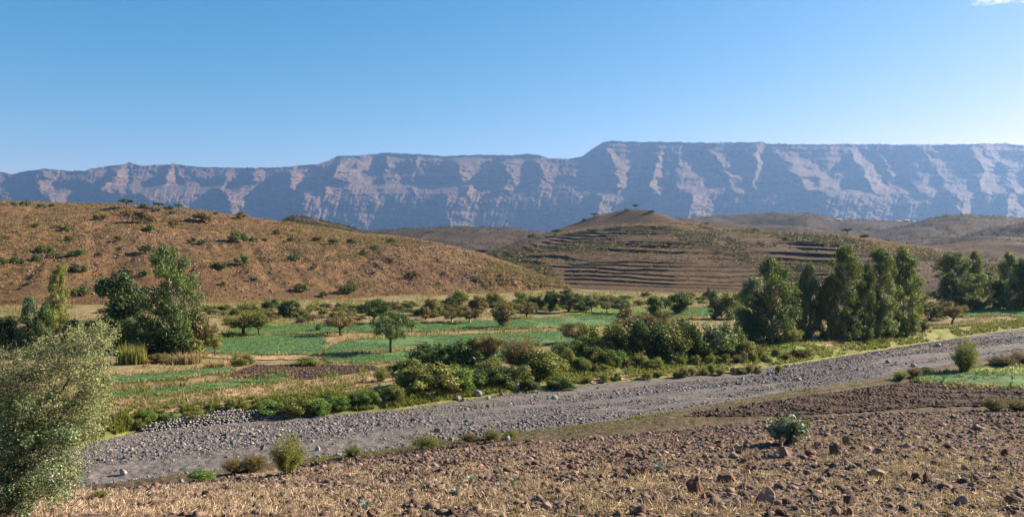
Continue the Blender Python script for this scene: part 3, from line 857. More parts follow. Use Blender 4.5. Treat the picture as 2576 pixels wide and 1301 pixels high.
    for s in range(4):                                     # low hill scrub
        r = np.random.default_rng(600 + s)
        cl = []
        for i in range(14):
            a = r.uniform(0, 2 * math.pi); u = r.uniform(0, 1); rad = 0.40 * math.sqrt(u)
            cl.append((rad * math.cos(a), rad * math.sin(a), 0.15 + 0.6 * r.uniform(0.1, 1) * (1 - 0.6 * u), 0.15, 0.15, 0.18))
        add_t('scrub_bush', clump_leaves(np.array(cl), 900, 0.06, 0.028, 610 + s, 0.3), None)
    for s in range(2):                                     # flat-topped tree
        r = np.random.default_rng(700 + s)
        tr = [tube([(0, 0, 0), (0.02, 0, 0.3), (0, 0.02, 0.6)], 0.045, 0.03)]
        cl = []
        for i in range(16):
            a = r.uniform(0, 2 * math.pi); rad = 0.40 * math.sqrt(r.uniform(0, 1))
            c = (rad * math.cos(a), rad * math.sin(a), 0.80 + 0.10 * r.uniform(-1, 1))
            cl.append((*c, 0.13, 0.13, 0.09))
            if i % 2 == 0: tr.append(tube(bez((0, 0, 0.45), (c[0] * 0.4, c[1] * 0.4, 0.62), c, 4), 0.022, 0.006, 4))
        add_t('flat_topped_tree', clump_leaves(np.array(cl), 1300, 0.05, 0.022, 710 + s, 0.2), join(tr))
build_templates()

PARTN = {'bush': ('foliage', 'stem'), 'feathery_shrub': ('foliage', 'stem')}
VAR = {}
def plant(kind, x, y, w, h, leaf, label, name=None, cat=None, group=None, s='v', trunk=None, rot=None, sink=0.0, at=None):
    p = Vector(at) if at is not None else cast(s, x, y)
    mpp = p.y / FPX
    i = VAR.get(kind, 0); VAR[kind] = i + 1
    if kind == 'eucalyptus': i = 6 + i % 2 if w > 118 else i % 6
    cm, tm = TEMPL[kind][i % len(TEMPL[kind])]
    nm = name or kind
    sc = (w * mpp * random.uniform(0.92, 1.08), w * mpp * random.uniform(0.8, 1.08), h * mpp)
    rz = rot if rot is not None else random.uniform(0, 6.28)
    if tm is None:
        o = link(nm, cm)
        root = o
    else:
        root = link(nm, None)
        pn = PARTN.get(kind, ('crown', 'trunk'))
        o = link(pn[0], cm, root)
        to = link(pn[1], tm, root)
        if trunk:
            to.material_slots[0].link = 'OBJECT'; to.material_slots[0].material = M[trunk]
    o.material_slots[0].link = 'OBJECT'
    o.material_slots[0].material = M[leaf]
    root.location = (p.x, p.y, p.z - sink * h * mpp)
    root.rotation_euler = (random.gauss(0, 0.035), random.gauss(0, 0.035), rz)
    root.scale = sc
    tag(root, label, cat or ('tree' if kind in ('eucalyptus', 'round_tree', 'acacia', 'flat_topped_tree') else 'shrub'), group)
    return root

G1 = 'trees around the dark grove beside the bare hill'
E = 'eucalyptus'
for a in [
    (E, 436, 884, 188, 270, 'dark', 'tall dark eucalyptus with pale trunk, tallest before the bare hill', 'eucalyptus_tree', 'pale_bark'),
    ('round_tree', 300, 868, 168, 192, 'dark', 'broad dark round-crowned tree beside the tall pale-trunked eucalyptus', 'broadleaf_tree', None),
    (E, 141, 840, 84, 178, 'yg', 'slender yellow-green tree catching the sun above the foreground acacia', 'poplar_tree', None),
    (E, 66, 884, 84, 140, 'grey', 'dark grey-green tree below the slender yellow-green tree', 'conifer_tree', None),
    (E, 114, 886, 66, 128, 'dark', 'dark green narrow tree between grey-green tree and foreground acacia', 'conifer_tree', None),
    ('round_tree', 14, 880, 90, 92, 'dark', 'low dark tree at the foot of the grey-green tree', 'broadleaf_tree', None),
    ('bush', 508, 884, 96, 112, 'brown', 'reddish-brown leafed shrub at the foot of the tall eucalyptus', None, None),
    ('bush', 356, 836, 66, 80, 'brown', 'brown-leafed shrub between round dark tree and tall eucalyptus', None, None),
    ('bush', 330, 876, 100, 70, 'dark', 'dark understorey bush below the broad round-crowned tree', None, None),
    ('bush', 402, 890, 90, 72, 'dark', 'dark understorey bush behind the golden grass tuft', None, None),
    ('bush', 462, 892, 92, 66, 'dark', 'dark leafy bush at the trunk of the tall eucalyptus', None, None),
    ('bush', 252, 868, 80, 80, 'dark', 'dark bush behind the crown of the foreground acacia', None, None),
    ('bush', 398, 913, 70, 30, 'brown', 'low dark brown bush beside the golden grass tuft', None, None),
    ('bush', 290, 880, 130, 104, 'dark', 'large dark bush filling the shade of the round-crowned tree', None, None),
    ('bush', 378, 886, 130, 112, 'dark', 'large dark bush filling the gap before the tall eucalyptus', None, None),
    ('bush', 482, 888, 120, 96, 'olive', 'dark olive bush spreading past the trunk of the tall eucalyptus', None, None),
    ('bush', 196, 866, 110, 80, 'dark', 'dark bush between slender yellow-green tree and round-crowned tree', None, None),
    ('acacia', 541, 897, 46, 70, 'olive', 'thin-stemmed sapling standing at the corner of an onion plot', 'sapling', None),
]:
    k, x, y, w, h, lf, lb, nm, tk = a
    plant(k, x, y, w, h, lf, lb, nm, group=None, trunk=tk)

for a in [
    ('acacia', 613, 842, 110, 64, 'olive', 'bushy two-stemmed acacia on the bright green grass plot'),
    ('acacia', 652, 845, 70, 62, 'olive', 'smaller acacia touching the bushy two-stemmed acacia'),
    ('round_tree', 731, 797, 82, 46, 'dark', 'dark low-crowned tree on dry ground at the hill foot'),
    ('bush', 682, 779, 54, 32, 'dark', 'dark bush beside the dark low-crowned tree'),
    ('acacia', 940, 816, 84, 72, 'dark', 'small green tree with forked bare trunk at the field edge'),
    ('acacia', 984, 888, 92, 126, 'dark', 'lone leaning tree with thick trunk in the onion field'),
    ('acacia', 858, 844, 84, 66, 'brown', 'thin grey-brown feathery tree on the field border'),
    ('bush', 800, 833, 20, 22, 'dark', 'small dark shrub in the middle of the long onion field'),
    ('bush', 606, 919, 76, 36, 'olive', 'olive bush between sapling and dark ploughed plot'),
    ('bush', 775, 919, 70, 26, 'olive', 'olive bush on the dry strip behind the ploughed plot'),
    ('acacia', 1036, 836, 36, 36, 'bright', 'small fresh green tree just behind the lone leaning tree'),
    ('bush', 1159, 770, 66, 50, 'olive', 'tall olive bush at the hill foot behind sparse brown trees'),
    ('bush', 1129, 772, 44, 30, 'dark', 'dark bush beside the tall olive bush at the hill foot'),
    ('round_tree', 1203, 792, 62, 50, 'brown', 'dense dark brown tree behind the squat thick-trunked tree'),
    ('round_tree', 1086, 792, 50, 44, 'brown', 'dense brown round tree near the foot of the bare hill'),
    ('round_tree', 1070, 804, 36, 36, 'brown', 'small brown tree in front of the dense brown round tree'),
    ('acacia', 1137, 813, 62, 42, 'brown', 'sparse grey-brown tree with forked pale stems'),
    ('acacia', 1181, 814, 54, 44, 'brown', 'two-stemmed sparse brown tree next to the forked pale stems'),
    ('round_tree', 1268, 824, 74, 62, 'brown', 'squat dark tree with thick leaning trunk on the crop edge'),
    ('acacia', 1327, 802, 56, 46, 'brown', 'sparse brown tree behind the squat thick-trunked tree'),
    ('bush', 1305, 774, 72, 50, 'olive', 'olive bushy tree at the tip of the bare hill'),
    ('bush', 1240, 770, 70, 44, 'olive', 'pale olive thicket at the rocky foot of the bare hill'),
    ('bush', 1349, 785, 52, 56, 'olive', 'olive thicket beside the dark upright tree below the hill tip'),
    ('round_tree', 1384, 786, 52, 60, 'dark', 'dark upright tree under the tip of the bare hill'),
    ('acacia', 1430, 786, 76, 62, 'dark', 'spreading green tree with bare trunk beside the dark upright tree'),
    ('acacia', 1488, 785, 44, 40, 'dark', 'small rounded tree at the edge of the bright grass plot'),
    ('acacia', 1527, 788, 36, 36, 'olive', 'pale thin tree between two small rounded trees'),
    ('bush', 1460, 783, 50, 30, 'dark', 'dark low bush under the spreading bare-trunked tree'),
    ('bush', 1470, 766, 60, 30, 'olive', 'olive thicket behind the spreading bare-trunked tree'),
    ('bush', 1530, 762, 70, 26, 'yg', 'yellow-green thicket at the foot of the terraces'),
    ('acacia', 1562, 792, 58, 44, 'dark', 'dark umbrella-shaped tree on the edge of the grass plot'),
    ('round_tree', 1645, 797, 54, 58, 'dark', 'upright oval green tree standing in the crop plot'),
    ('round_tree', 1710, 790, 76, 56, 'dark', 'wide round green tree, broadest in the crop plot'),
    ('bush', 1674, 775, 44, 36, 'olive', 'olive shrub between the oval tree and the wide round tree'),
    ('bush', 1625, 746, 30, 14, 'dark', 'tiny dark bush at the foot of the terraces'),
    (E, 1798, 803, 44, 74, 'grey', 'narrow grey-green cypress-like tree left of the yellow-olive tree'),
    (E, 1782, 752, 20, 30, 'grey', 'tiny pointed tree behind the cypress-like tree'),
    ('bush', 1842, 803, 84, 84, 'yg', 'tall yellow-olive bushy tree beside the cypress-like tree'),
    ('acacia', 2395, 817, 74, 62, 'brown', 'spreading brown acacia with bare trunk on the dry river ledge'),
    ('bush', 2340, 804, 92, 58, 'olive', 'wide olive bush behind the spreading brown acacia'),
    ('bush', 2350, 750, 44, 24, 'dark', 'dark bush at the hill foot behind the wide olive bush'),
    ('bush', 2320, 770, 48, 40, 'olive', 'olive bush between the grove and the far eucalyptus clump'),
    ('bush', 2384, 780, 56, 34, 'yg', 'yellow-green banana-like thicket under the far eucalyptus clump'),
    ('bush', 2460, 778, 80, 26, 'bright', 'fresh green thicket at the feet of the far eucalyptus clump'),
    ('bush', 2230, 838, 54, 54, 'olive', 'olive shrub in front of the eucalyptus grove'),
    ('bush', 2326, 833, 36, 32, 'yg', 'yellow-green shrub on the grassy bank beside the grove'),
    ('bush', 2291, 837, 48, 38, 'brown', 'brown shrub on the grassy bank beside the grove'),
    ('bush', 2170, 852, 60, 30, 'dark', 'dark low bush at the feet of the eucalyptus grove'),
    ('bush', 2260, 848, 44, 22, 'bright', 'low fresh green bush on the grassy bank'),
    ('acacia', 1996, 872, 52, 58, 'yg', 'small leaning yellow-green tree at the end of the bright grass'),
]:
    k, x, y, w, h, lf, lb = a
    nm = {'eucalyptus': 'cypress_tree', 'round_tree': 'broadleaf_tree', 'acacia': 'acacia_tree'}.get(k)
    plant(k, x, y, w, h, lf, lb, nm, trunk='pale_bark' if 'pale stem' in lb else None)

GE = 'eucalyptus trees of the grove by the river'
for x, y, w, h, lf, lb in [
    (1943, 864, 142, 212, 'euc', 'large pointed eucalyptus standing first before the grove'),
    (1892, 858, 92, 158, 'grey', 'grey-green eucalyptus leaning against the large pointed one'),
    (1992, 853, 78, 134, 'euc', 'shorter eucalyptus just behind the large pointed one'),
    (1880, 862, 74, 82, 'grey', 'low grey-green young eucalyptus before the large pointed one'),
    (2038, 855, 74, 192, 'grey', 'slim eucalyptus opening the main row of the grove'),
    (2018, 856, 52, 146, 'euc', 'short slim eucalyptus beside the first of the main row'),
    (2084, 858, 74, 160, 'olive', 'olive-brown thin-leaved eucalyptus in the main row'),
    (2126, 856, 124, 234, 'euc', 'tallest bulky eucalyptus of the whole grove'),
    (2170, 855, 72, 190, 'euc', 'eucalyptus squeezed between the tallest and the round-topped one'),
    (2211, 850, 110, 220, 'euc', 'round-topped broad eucalyptus in the grove'),
    (2200, 850, 62, 130, 'grey', 'low pale eucalyptus in front of the round-topped one'),
    (2274, 843, 84, 212, 'euc', 'dark spire-shaped eucalyptus ending the grove'),
    (2304, 826, 44, 136, 'euc', 'short narrow eucalyptus behind the spire-shaped one'),
    (2150, 856, 76, 110, 'dark', 'dark low eucalyptus in the shade of the tallest one'),
    (2238, 848, 60, 96, 'dark', 'dark young eucalyptus below the spire-shaped one'),
    (2420, 774, 116, 138, 'euc', 'bulky eucalyptus leading the far clump beyond the crop strip'),
    (2450, 772, 52, 138, 'euc', 'thin pointed eucalyptus touching the bulky one in the far clump'),
    (2491, 768, 54, 82, 'grey', 'short grey-green eucalyptus in the gap of the far clump'),
    (2541, 778, 84, 142, 'euc', 'dark eucalyptus after the gap in the far clump'),
    (2574, 780, 62, 126, 'dark', 'darkest eucalyptus at the very end of the far clump'),
    (2640, 782, 90, 140, 'euc', 'eucalyptus continuing the far clump past its darkest tree'),
    (2400, 778, 62, 90, 'dark', 'dark low eucalyptus at the near edge of the far clump'),
    (2515, 776, 60, 70, 'dark', 'dark young eucalyptus filling the gap of the far clump'),
]:
    w *= 1.12
    plant(E, x, y, w, h * 1.03, lf, lb, 'eucalyptus_tree', 'tree', GE if x < 2350 else 'eucalyptus trees of the far clump', trunk='pale_bark')

GB = 'bushes of the thicket on the far river bank'
for k, x, y, w, h, lf, lb in [
    ('bush', 1093, 925, 128, 74, 'dark', 'glossy dark green dome-shaped bush at the near end of the thicket'),
    ('bush', 1180, 930, 96, 90, 'dark', 'tall dark bush beside the glossy dome-shaped bush'),
    ('acacia', 1226, 925, 96, 92, 'brown', 'brownish feathery bush rising behind the tall dark bush'),
    ('feathery_shrub', 1305, 930, 100, 94, 'brown', 'thin brown-olive feathery shrub in front of the onion field'),
    ('bush', 1076, 986, 136, 82, 'olive', 'wide grey-olive bush nearest the river in the thicket'),
    ('bush', 1153, 978, 88, 66, 'bright', 'fresh green bush beside the wide grey-olive bush'),
    ('bush', 1245, 965, 84, 52, 'dark', 'dark green leafy bush in the middle of the thicket'),
    ('bush', 1300, 972, 80, 62, 'olive', 'olive bush above the large pale boulder'),
    ('bush', 1362, 945, 110, 78, 'yg', 'big yellow-green bush at the centre of the thicket'),
    ('bush', 1412, 900, 70, 44, 'olive', 'grey-olive bush behind the big yellow-green bush'),
    ('bush', 1461, 902, 72, 52, 'bright', 'bright leafy green bush beside the onion field border'),
    ('acacia', 1446, 866, 72, 56, 'brown', 'brown wispy small tree behind the bright leafy bush'),
    ('bush', 1486, 886, 76, 84, 'olive', 'dark olive bush opening the long tree thicket'),
    ('bush', 1548, 897, 98, 100, 'olive', 'big dark olive bush in the long thicket by the scrub rows'),
    ('acacia', 1590, 870, 90, 96, 'brown', 'brown-topped tree standing above the long thicket'),
    ('bush', 1631, 898, 108, 104, 'dark', 'broad dark bush in the middle of the long thicket'),
    ('acacia', 1668, 880, 96, 100, 'brown', 'brown feathery tree behind the broad dark bush'),
    ('bush', 1690, 898, 112, 96, 'olive', 'broad olive bush with brownish top in the long thicket'),
    ('bush', 1745, 894, 92, 98, 'dark', 'dark green bush before the grey-green end of the long thicket'),
    ('bush', 1765, 897, 62, 50, 'olive', 'low olive bush in front of the dark green bush'),
    ('bush', 1802, 890, 96, 92, 'grey', 'grey-green bush at the end of the long thicket'),
    ('bush', 1844, 884, 62, 74, 'olive', 'olive bush against the large pointed eucalyptus'),
    ('bush', 1412, 978, 64, 34, 'dark', 'low dark bush at the gravel edge'),
    ('bush', 1330, 982, 56, 30, 'dark', 'low dark bush behind the large pale boulder'),
    ('bush', 597, 1038, 62, 44, 'olive', 'bush on the sandy bank above the end of the stone wall'),
    ('bush', 680, 1042, 84, 42, 'bright', 'round bush on the bank beside the stone wall end'),
    ('bush', 748, 1048, 84, 62, 'olive', 'tallest leafy bush of the low row on the bank'),
    ('bush', 802, 1044, 66, 52, 'bright', 'leafy green bush next to the tallest of the low row'),
    ('bush', 852, 1028, 62, 42, 'bright', 'round green bush in the middle of the low bank row'),
    ('bush', 892, 1018, 58, 36, 'dark', 'small dark bush in the low bank row'),
    ('bush', 930, 1015, 62, 42, 'bright', 'green bush near the end of the low bank row'),
    ('bush', 992, 1008, 74, 48, 'olive', 'olive bush joining the low bank row to the thicket'),
    ('bush', 340, 1082, 50, 32, 'olive', 'olive bush at the lower end of the stone wall'),
    ('bush', 425, 1066, 50, 30, 'bright', 'small green bush on top of the stone wall'),
    ('bush', 480, 1056, 56, 26, 'olive', 'flat olive bush on top of the stone wall'),
    ('bush', 372, 1060, 52, 36, 'bright', 'green bush on the bank behind the stone wall end'),
    ('feathery_shrub', 960, 962, 40, 44, 'yg', 'pale yellow-green wispy shrub beside the ploughed plot'),
    ('feathery_shrub', 722, 1192, 108, 108, 'olive', 'round feathery willow-like shrub growing at the near river edge'),
    ('feathery_shrub', 640, 1186, 90, 52, 'brown', 'low brown feathery shrub beside the round willow-like shrub'),
    ('feathery_shrub', 590, 1190, 70, 42, 'brown', 'sprawling brown shrub at the gravel edge near the green bush'),
    ('bush', 505, 1212, 70, 34, 'bright', 'small bright green leafy bush at the near river edge'),
    ('feathery_shrub', 888, 1150, 52, 34, 'olive', 'thin small olive shrub standing alone on the gravel'),
    ('feathery_shrub', 1072, 1130, 90, 40, 'olive', 'sparse olive shrub on the gravel above the furrowed strip'),
    ('feathery_shrub', 1240, 1108, 60, 30, 'yg', 'yellow-green low shrub on the gravel margin'),
    ('feathery_shrub', 1285, 1104, 50, 26, 'yg', 'pale grassy shrub next to the yellow-green low shrub'),
    ('feathery_shrub', 1180, 1114, 54, 26, 'brown', 'brown wiry shrub on the gravel margin'),
    ('feathery_shrub', 2425, 938, 70, 90, 'olive', 'upright vase-shaped shrub between gravel and near onion field'),
    ('bush', 2335, 940, 50, 18, 'dark', 'low dark bush at the corner of the near onion field'),
    ('feathery_shrub', 2300, 948, 42, 26, 'brown', 'brown tuft shrub at the corner of the near onion field'),
    ('feathery_shrub', 2266, 956, 40, 26, 'yg', 'yellow tuft shrub at the gravel edge by the ploughed plot'),
    ('feathery_shrub', 2520, 922, 70, 30, 'brown', 'dry reddish brush behind the yellow-green grass strip'),
    ('feathery_shrub', 2565, 918, 60, 34, 'brown', 'dry dark brush at the end of the grass strip'),
    ('feathery_shrub', 2500, 1034, 80, 42, 'brown', 'dry reddish-brown bush between ploughed plot and stubble'),
    ('feathery_shrub', 2560, 1034, 80, 34, 'brown', 'dry low brush beside the reddish-brown bush'),
    ('feathery_shrub', 250, 1252, 50, 22, 'olive', 'low olive tuft shrub at the field edge near the acacia'),
]:
    if x > 1000 and y < 990: w, h = w * 1.18, h * 1.06
    plant(k, x, y, w, h, lf, lb, 'shrub' if k != 'acacia' else 'thicket_tree', 'shrub' if k != 'acacia' else 'tree', GB if x > 1000 and y < 990 else None)

rt = random.Random(21)
for i in range(30):                                           # undergrowth filling the thicket
    x = rt.uniform(1010, 1870)
    y = np.interp(x, [1010, 1300, 1500, 1870], [965, 950, 915, 888]) + rt.uniform(-22, 14)
    plant('bush', x, y, rt.uniform(50, 90), rt.uniform(28, 56), rt.choice(['olive', 'olive', 'bright', 'yg', 'dark', 'brown']), 'middling bush of the undergrowth knitting the thicket together', 'shrub', 'shrub', 'undergrowth bushes of the thicket')
r = random.Random(5)
row = []
for x in range(1472, 2040, 21):                              # rows of olive scrub along the sandy flat
    row.append((x + r.uniform(-7, 7), np.interp(x, [1472, 1700, 2040], [932, 917, 892]) + r.uniform(-6, 8), r.uniform(24, 44), r.uniform(18, 34)))
for x in (1554, 1628, 1658, 1700, 1722, 1740, 1771, 1790, 1812, 1845, 1861, 1884, 1910, 1960, 1480, 1520):
    row.append((x, np.interp(x, [1470, 1640, 1900], [962, 952, 936]) + r.uniform(-3, 3), r.uniform(20, 34), r.uniform(14, 30)))
for i, (x, y, w, h) in enumerate(row):
    plant('bush' if i % 3 else 'feathery_shrub', x, y, w, h, r.choice(['yg', 'olive', 'yg', 'scrubo']), 'small olive-yellow shrub in the rows along the sandy flat by the gravel', 'scrub_bush', 'shrub', 'shrub rows along the sandy flat')
for i, x in enumerate(range(520, 1060, 30)):                  # low hedge along the hill foot
    if abs(x - 682) < 30 or abs(x - 731) < 40: continue
    plant('bush', x + r.uniform(-8, 8), np.interp(x, [520, 900, 1060], [782, 780, 772]) + r.uniform(-3, 4), r.uniform(34, 60), r.uniform(14, 26), r.choice(['olive', 'brown', 'olive', 'dark']), 'low shrub of the loose hedge line along the foot of the bare hill', 'hedge_shrub', 'shrub', 'hedge shrubs at the hill foot')
for x, y, w, h in [(690, 800, 40, 16), (785, 806, 46, 16), (835, 812, 50, 16), (905, 806, 40, 16), (760, 812, 36, 14), (1020, 812, 40, 12), (880, 795, 36, 16)]:
    plant('bush', x, y, w, h, 'scrubo', 'dry tan bushy mound on the straw ground behind the onion field', 'dry_shrub', 'shrub', 'dry mounds behind the onion field')

rv = random.Random(12)
for i in range(95):
    x = rv.uniform(556, 1440); y = np.interp(x, [556, 1000, 1440], [rv.uniform(784, 812), rv.uniform(774, 804), rv.uniform(762, 780)])
    if 1020 < x < 1380 and rv.random() < 0.3: y += 8
    plant('bush' if rv.random() < 0.6 else 'feathery_shrub', x, y, rv.uniform(20, 52), rv.uniform(9, 24), rv.choice(['olive', 'brown', 'scrubo', 'olive', 'yg', 'dark']), 'low wild shrub on the rough ground between the onion fields and the bare hill', 'wild_shrub', 'shrub', 'wild shrubs on the rough ground below the bare hill')
for i in range(26):
    x = rv.uniform(1450, 1860); y = rv.uniform(748, 772)
    plant('bush', x, y, rv.uniform(20, 46), rv.uniform(8, 20), rv.choice(['olive', 'yg', 'yg', 'brown', 'bright']), 'low shrub on the green flat below the terraces', 'wild_shrub', 'shrub', 'shrubs on the green flat below the terraces')
for i in range(24):
    x = rv.uniform(0, 560); y = rv.uniform(775, 850)
    plant('bush', x, y, rv.uniform(20, 46), rv.uniform(9, 24), rv.choice(['olive', 'brown', 'scrubo', 'dark']), 'low shrub on the dry ground behind the dark grove', 'wild_shrub', 'shrub', 'shrubs on the dry ground behind the grove')
HB = [(89, 568, 25, 'u'), (168, 578, 32, 'u'), (143, 570, 24, 'o'), (375, 579, 36, 'u'), (172, 603, 30, 'u'), (109, 631, 40, 'm'), (134, 644, 30, 'm'), (91, 654, 34, 'm'), (7, 660, 34, 'm'), (40, 658, 36, 'm'), (197, 640, 40, 'm'), (247, 641, 22, 'm'), (175, 642, 22, 'm'), (372, 631, 44, 'm'), (402, 640, 30, 'm'), (483, 606, 26, 'u'), (508, 610, 26, 'u'), (597, 604, 50, 'u'), (636, 604, 30, 'u'), (608, 660, 45, 'm'), (554, 673, 38, 'm'), (195, 680, 40, 'm'), (366, 690, 36, 'm'), (73, 713, 22, 'l'), (50, 724, 14, 'l'), (206, 738, 42, 'l'), (740, 649, 34, 'm'), (885, 609, 28, 'r'), (838, 609, 26, 'r'), (987, 606, 26, 'r'), (944, 622, 24, 'r'), (915, 637, 26, 'r'), (871, 684, 14, 'l'), (754, 728, 40, 'l'), (876, 731, 48, 'l'), (815, 742, 28, 'l'), (667, 603, 18, 'u'), (733, 602, 22, 'r'), (257, 548, 40, 'o'), (361, 556, 60, 'o'), (511, 554, 50, 'o'), (440, 563, 30, 'o'), (318, 538, 35, 'o'), (608, 546, 35, 'o'), (300, 600, 30, 'o'), (700, 585, 30, 'o'), (800, 600, 26, 'o'), (790, 672, 22, 'o'), (980, 655, 24, 'o'), (1040, 690, 28, 'o'), (640, 700, 22, 'o'), (560, 715, 24, 'o')]
HL = {'u': 'dark green bush high on the bare brown hill, below the ridge trees', 'm': 'dark green bush halfway up the bare brown hill', 'l': 'dark green bush near the foot of the bare brown hill', 'r': 'small dark green bush along the falling shoulder of the bare hill', 'o': 'olive-brown faded bush on the upper face of the bare hill'}
for x, y, w, k in HB:
    plant('scrub_bush', x, y + 5, w * 1.15, w * 0.62, 'scrubo' if k == 'o' else 'dark', HL[k], 'hill_bush', 'bush', 'bushes on the bare hill, ' + {'u': 'high', 'm': 'halfway', 'l': 'foot', 'r': 'shoulder', 'o': 'faded'}[k], s='l')
for x, y, w, h, k, lb in [(36, 519, 26, 14, 'scrub_bush', 'round dark bush on the ridge near the hill edge'), (64, 519, 30, 18, 'scrub_bush', 'largest round dark bush on the ridge of the bare hill'), (104, 524, 26, 16, 'scrub_bush', 'dark bush on the ridge beside the largest round one'), (130, 522, 20, 12, 'scrub_bush', 'small dark ridge bush standing a little apart'), (318, 524, 40, 24, 'flat_topped_tree', 'biggest umbrella tree on the ridge of the bare hill'), (361, 524, 26, 14, 'scrub_bush', 'brownish bush beside the biggest umbrella tree'), (400, 526, 30, 16, 'flat_topped_tree', 'flat umbrella tree in the middle of the ridge group'), (425, 527, 26, 12, 'scrub_bush', 'low bush between two flat umbrella trees'), (449, 529, 22, 16, 'flat_topped_tree', 'small lone flat umbrella tree last on the ridge'), (434, 538, 22, 10, 'scrub_bush', 'dark bush just under the small lone umbrella tree'), (393, 534, 30, 12, 'scrub_bush', 'dark bush just under the middle umbrella tree'), (543, 541, 16, 9, 'scrub_bush', 'tiny bush on the falling ridge line')]:
    plant(k, x, y, w, h, 'dark', lb, 'ridge_tree' if k != 'scrub_bush' else 'ridge_bush', 'tree' if k != 'scrub_bush' else 'bush', 'trees and bushes on the ridge of the bare hill', s='l')
for x, y, w, h, k, lb in [(1600, 529, 15, 15, 'flat_topped_tree', 'lone round tree on the very summit of the terraced hill'), (1578, 531, 18, 7, 'scrub_bush', 'flat dark bush beside the summit tree'), (1640, 536, 26, 10, 'scrub_bush', 'dark bush just below the summit tree'), (1496, 548, 24, 12, 'flat_topped_tree', 'bushy tree on the steep flank of the summit knob'), (1470, 558, 24, 9, 'scrub_bush', 'dark bush below the flank tree of the summit knob'), (1777, 570, 22, 10, 'flat_topped_tree', 'dark tree on the pale shoulder of the terraced hill'), (1898, 582, 22, 10, 'scrub_bush', 'dark bush at the end of the pale shoulder'), (1977, 606, 22, 14, 'scrub_bush', 'round bush on the tan crest of the terraced hill'), (2132, 592, 30, 18, 'flat_topped_tree', 'umbrella tree on the crest above the eucalyptus grove'), (2177, 599, 26, 14, 'scrub_bush', 'bushy clump beside the crest umbrella tree'), (1340, 600, 40, 14, 'scrub_bush', 'long dark bush on the falling flank of the terraced hill'), (1400, 586, 34, 12, 'scrub_bush', 'dark bush higher on the falling flank of the terraced hill')]:
    plant(k, x, y, w, h, 'dark', lb, 'hilltop_tree' if k != 'scrub_bush' else 'hilltop_bush', 'tree' if k != 'scrub_bush' else 'bush', 'trees and bushes along the terraced hill crest', s='m')

# milkweed bush in the stubble field
def milkweed():
    p = cast('v', 1985, 1118)
    m = p.y / FPX
    w, h = 118 * m, 88 * m
    r = np.random.default_rng(77)
    st, C, N = [], [], []
    for i in range(70):
        a = r.uniform(0, 2 * math.pi); u = r.uniform(0, 1)
        e = np.array((0.46 * w * math.sqrt(u) * math.cos(a), 0.46 * w * math.sqrt(u) * math.sin(a), h * (0.12 + 0.86 * math.sqrt(max(0, 1 - 0.85 * u)) * r.uniform(0.45, 1))))
        q = bez((0, 0, 0), (e[0] * 0.5, e[1] * 0.5, e[2] * 0.4), e, 7)
        st.append(tube(q, 0.03, 0.012, 5))
        for j in range(34):
            t = r.uniform(0.2, 1.0) * 6
            k = min(int(t), 5)
            C.append(q[k] + (q[k + 1] - q[k]) * (t - k) + r.normal(0, 0.11, 3)); N.append((e / np.linalg.norm(e)) * 0.6)
    C = np.array(C); C[:, 2] = np.abs(C[:, 2]) + 0.02
    root = link('milkweed_bush', None)
    root.location = p
    link('foliage', mk_mesh('milkweed_foliage', *leaves(C, np.array(N), 0.11, 0.062, 78, 0.2), M['milk']), root)
    link('stem', mk_mesh('milkweed_stem', *join(st), M['pale_bark'], True), root)
    tag(root, 'dark domed bush with large pale grey-green leaves on the stubble', 'shrub')
milkweed()

def thistle(x, y, w, label):
    p = cast('v', x, y)
    m = p.y / FPX
    TV, TF = tmpl_blades(60, 0.62, 0.085, 0.55, int(x), 0.5)
    o = link('thistle_plant', mk_mesh('thistle_plant', TV * w * m, TF, M['thistle']))
    o.location = p
    tag(o, label, 'plant', 'silvery thistles in the stubble field')
for x, y, w, lb in [(920, 1281, 44, 'largest silvery blue-green thistle near the lower field border'), (1147, 1250, 40, 'silvery thistle between the largest thistle and the thistle pair'), (1184, 1215, 34, 'silvery thistle above and apart from the pair'), (1257, 1229, 30, 'smaller of the two silvery thistles standing together'), (1293, 1220, 34, 'larger of the two silvery thistles standing together'), (1657, 1184, 34, 'pale silvery thistle beside the dark red stones')]:
    thistle(x, y, w, lb)

# reeds and golden tuft
def blade_thing(name, x, y, w, h, n, mat, label, cat, seed):
    p = cast('v', x, y)
    m = p.y / FPX
    r = np.random.default_rng(seed)
    TV, TF = [], []
    parts = []
    for i in range(n):
        V, F = tmpl_blades(5, h * m * r.uniform(0.6, 1.05), 0.05, 0.35, seed + i, 0.25)
        a = r.uniform(0, 2 * math.pi); q = math.sqrt(r.uniform(0, 1)) * w * m / 2
        parts.append((V + np.array([q * math.cos(a), q * math.sin(a) * 0.6, 0]), F))
    o = link(name, mk_mesh(name, *join(parts), mat))
    o.location = p
    return tag(o, label, cat)
blade_thing('reed_clump', 330, 915, 76, 62, 130, M['herb'], 'tall green reeds in front of the dark grove', 'reeds', 901)
blade_thing('grass_tuft', 462, 915, 90, 36, 150, M['gold'], 'golden dry grass tuft in front of the tall eucalyptus', 'grass tuft', 902)
blade_thing('grass_tuft', 545, 925, 70, 26, 90, M['gold'], 'dry grass tuft under the thin-stemmed sapling', 'grass tuft', 903)
blade_thing('grass_tuft', 2278, 846, 26, 34, 60, M['gold'], 'upright dry grass tuft on the bank beside the grove', 'grass tuft', 904)

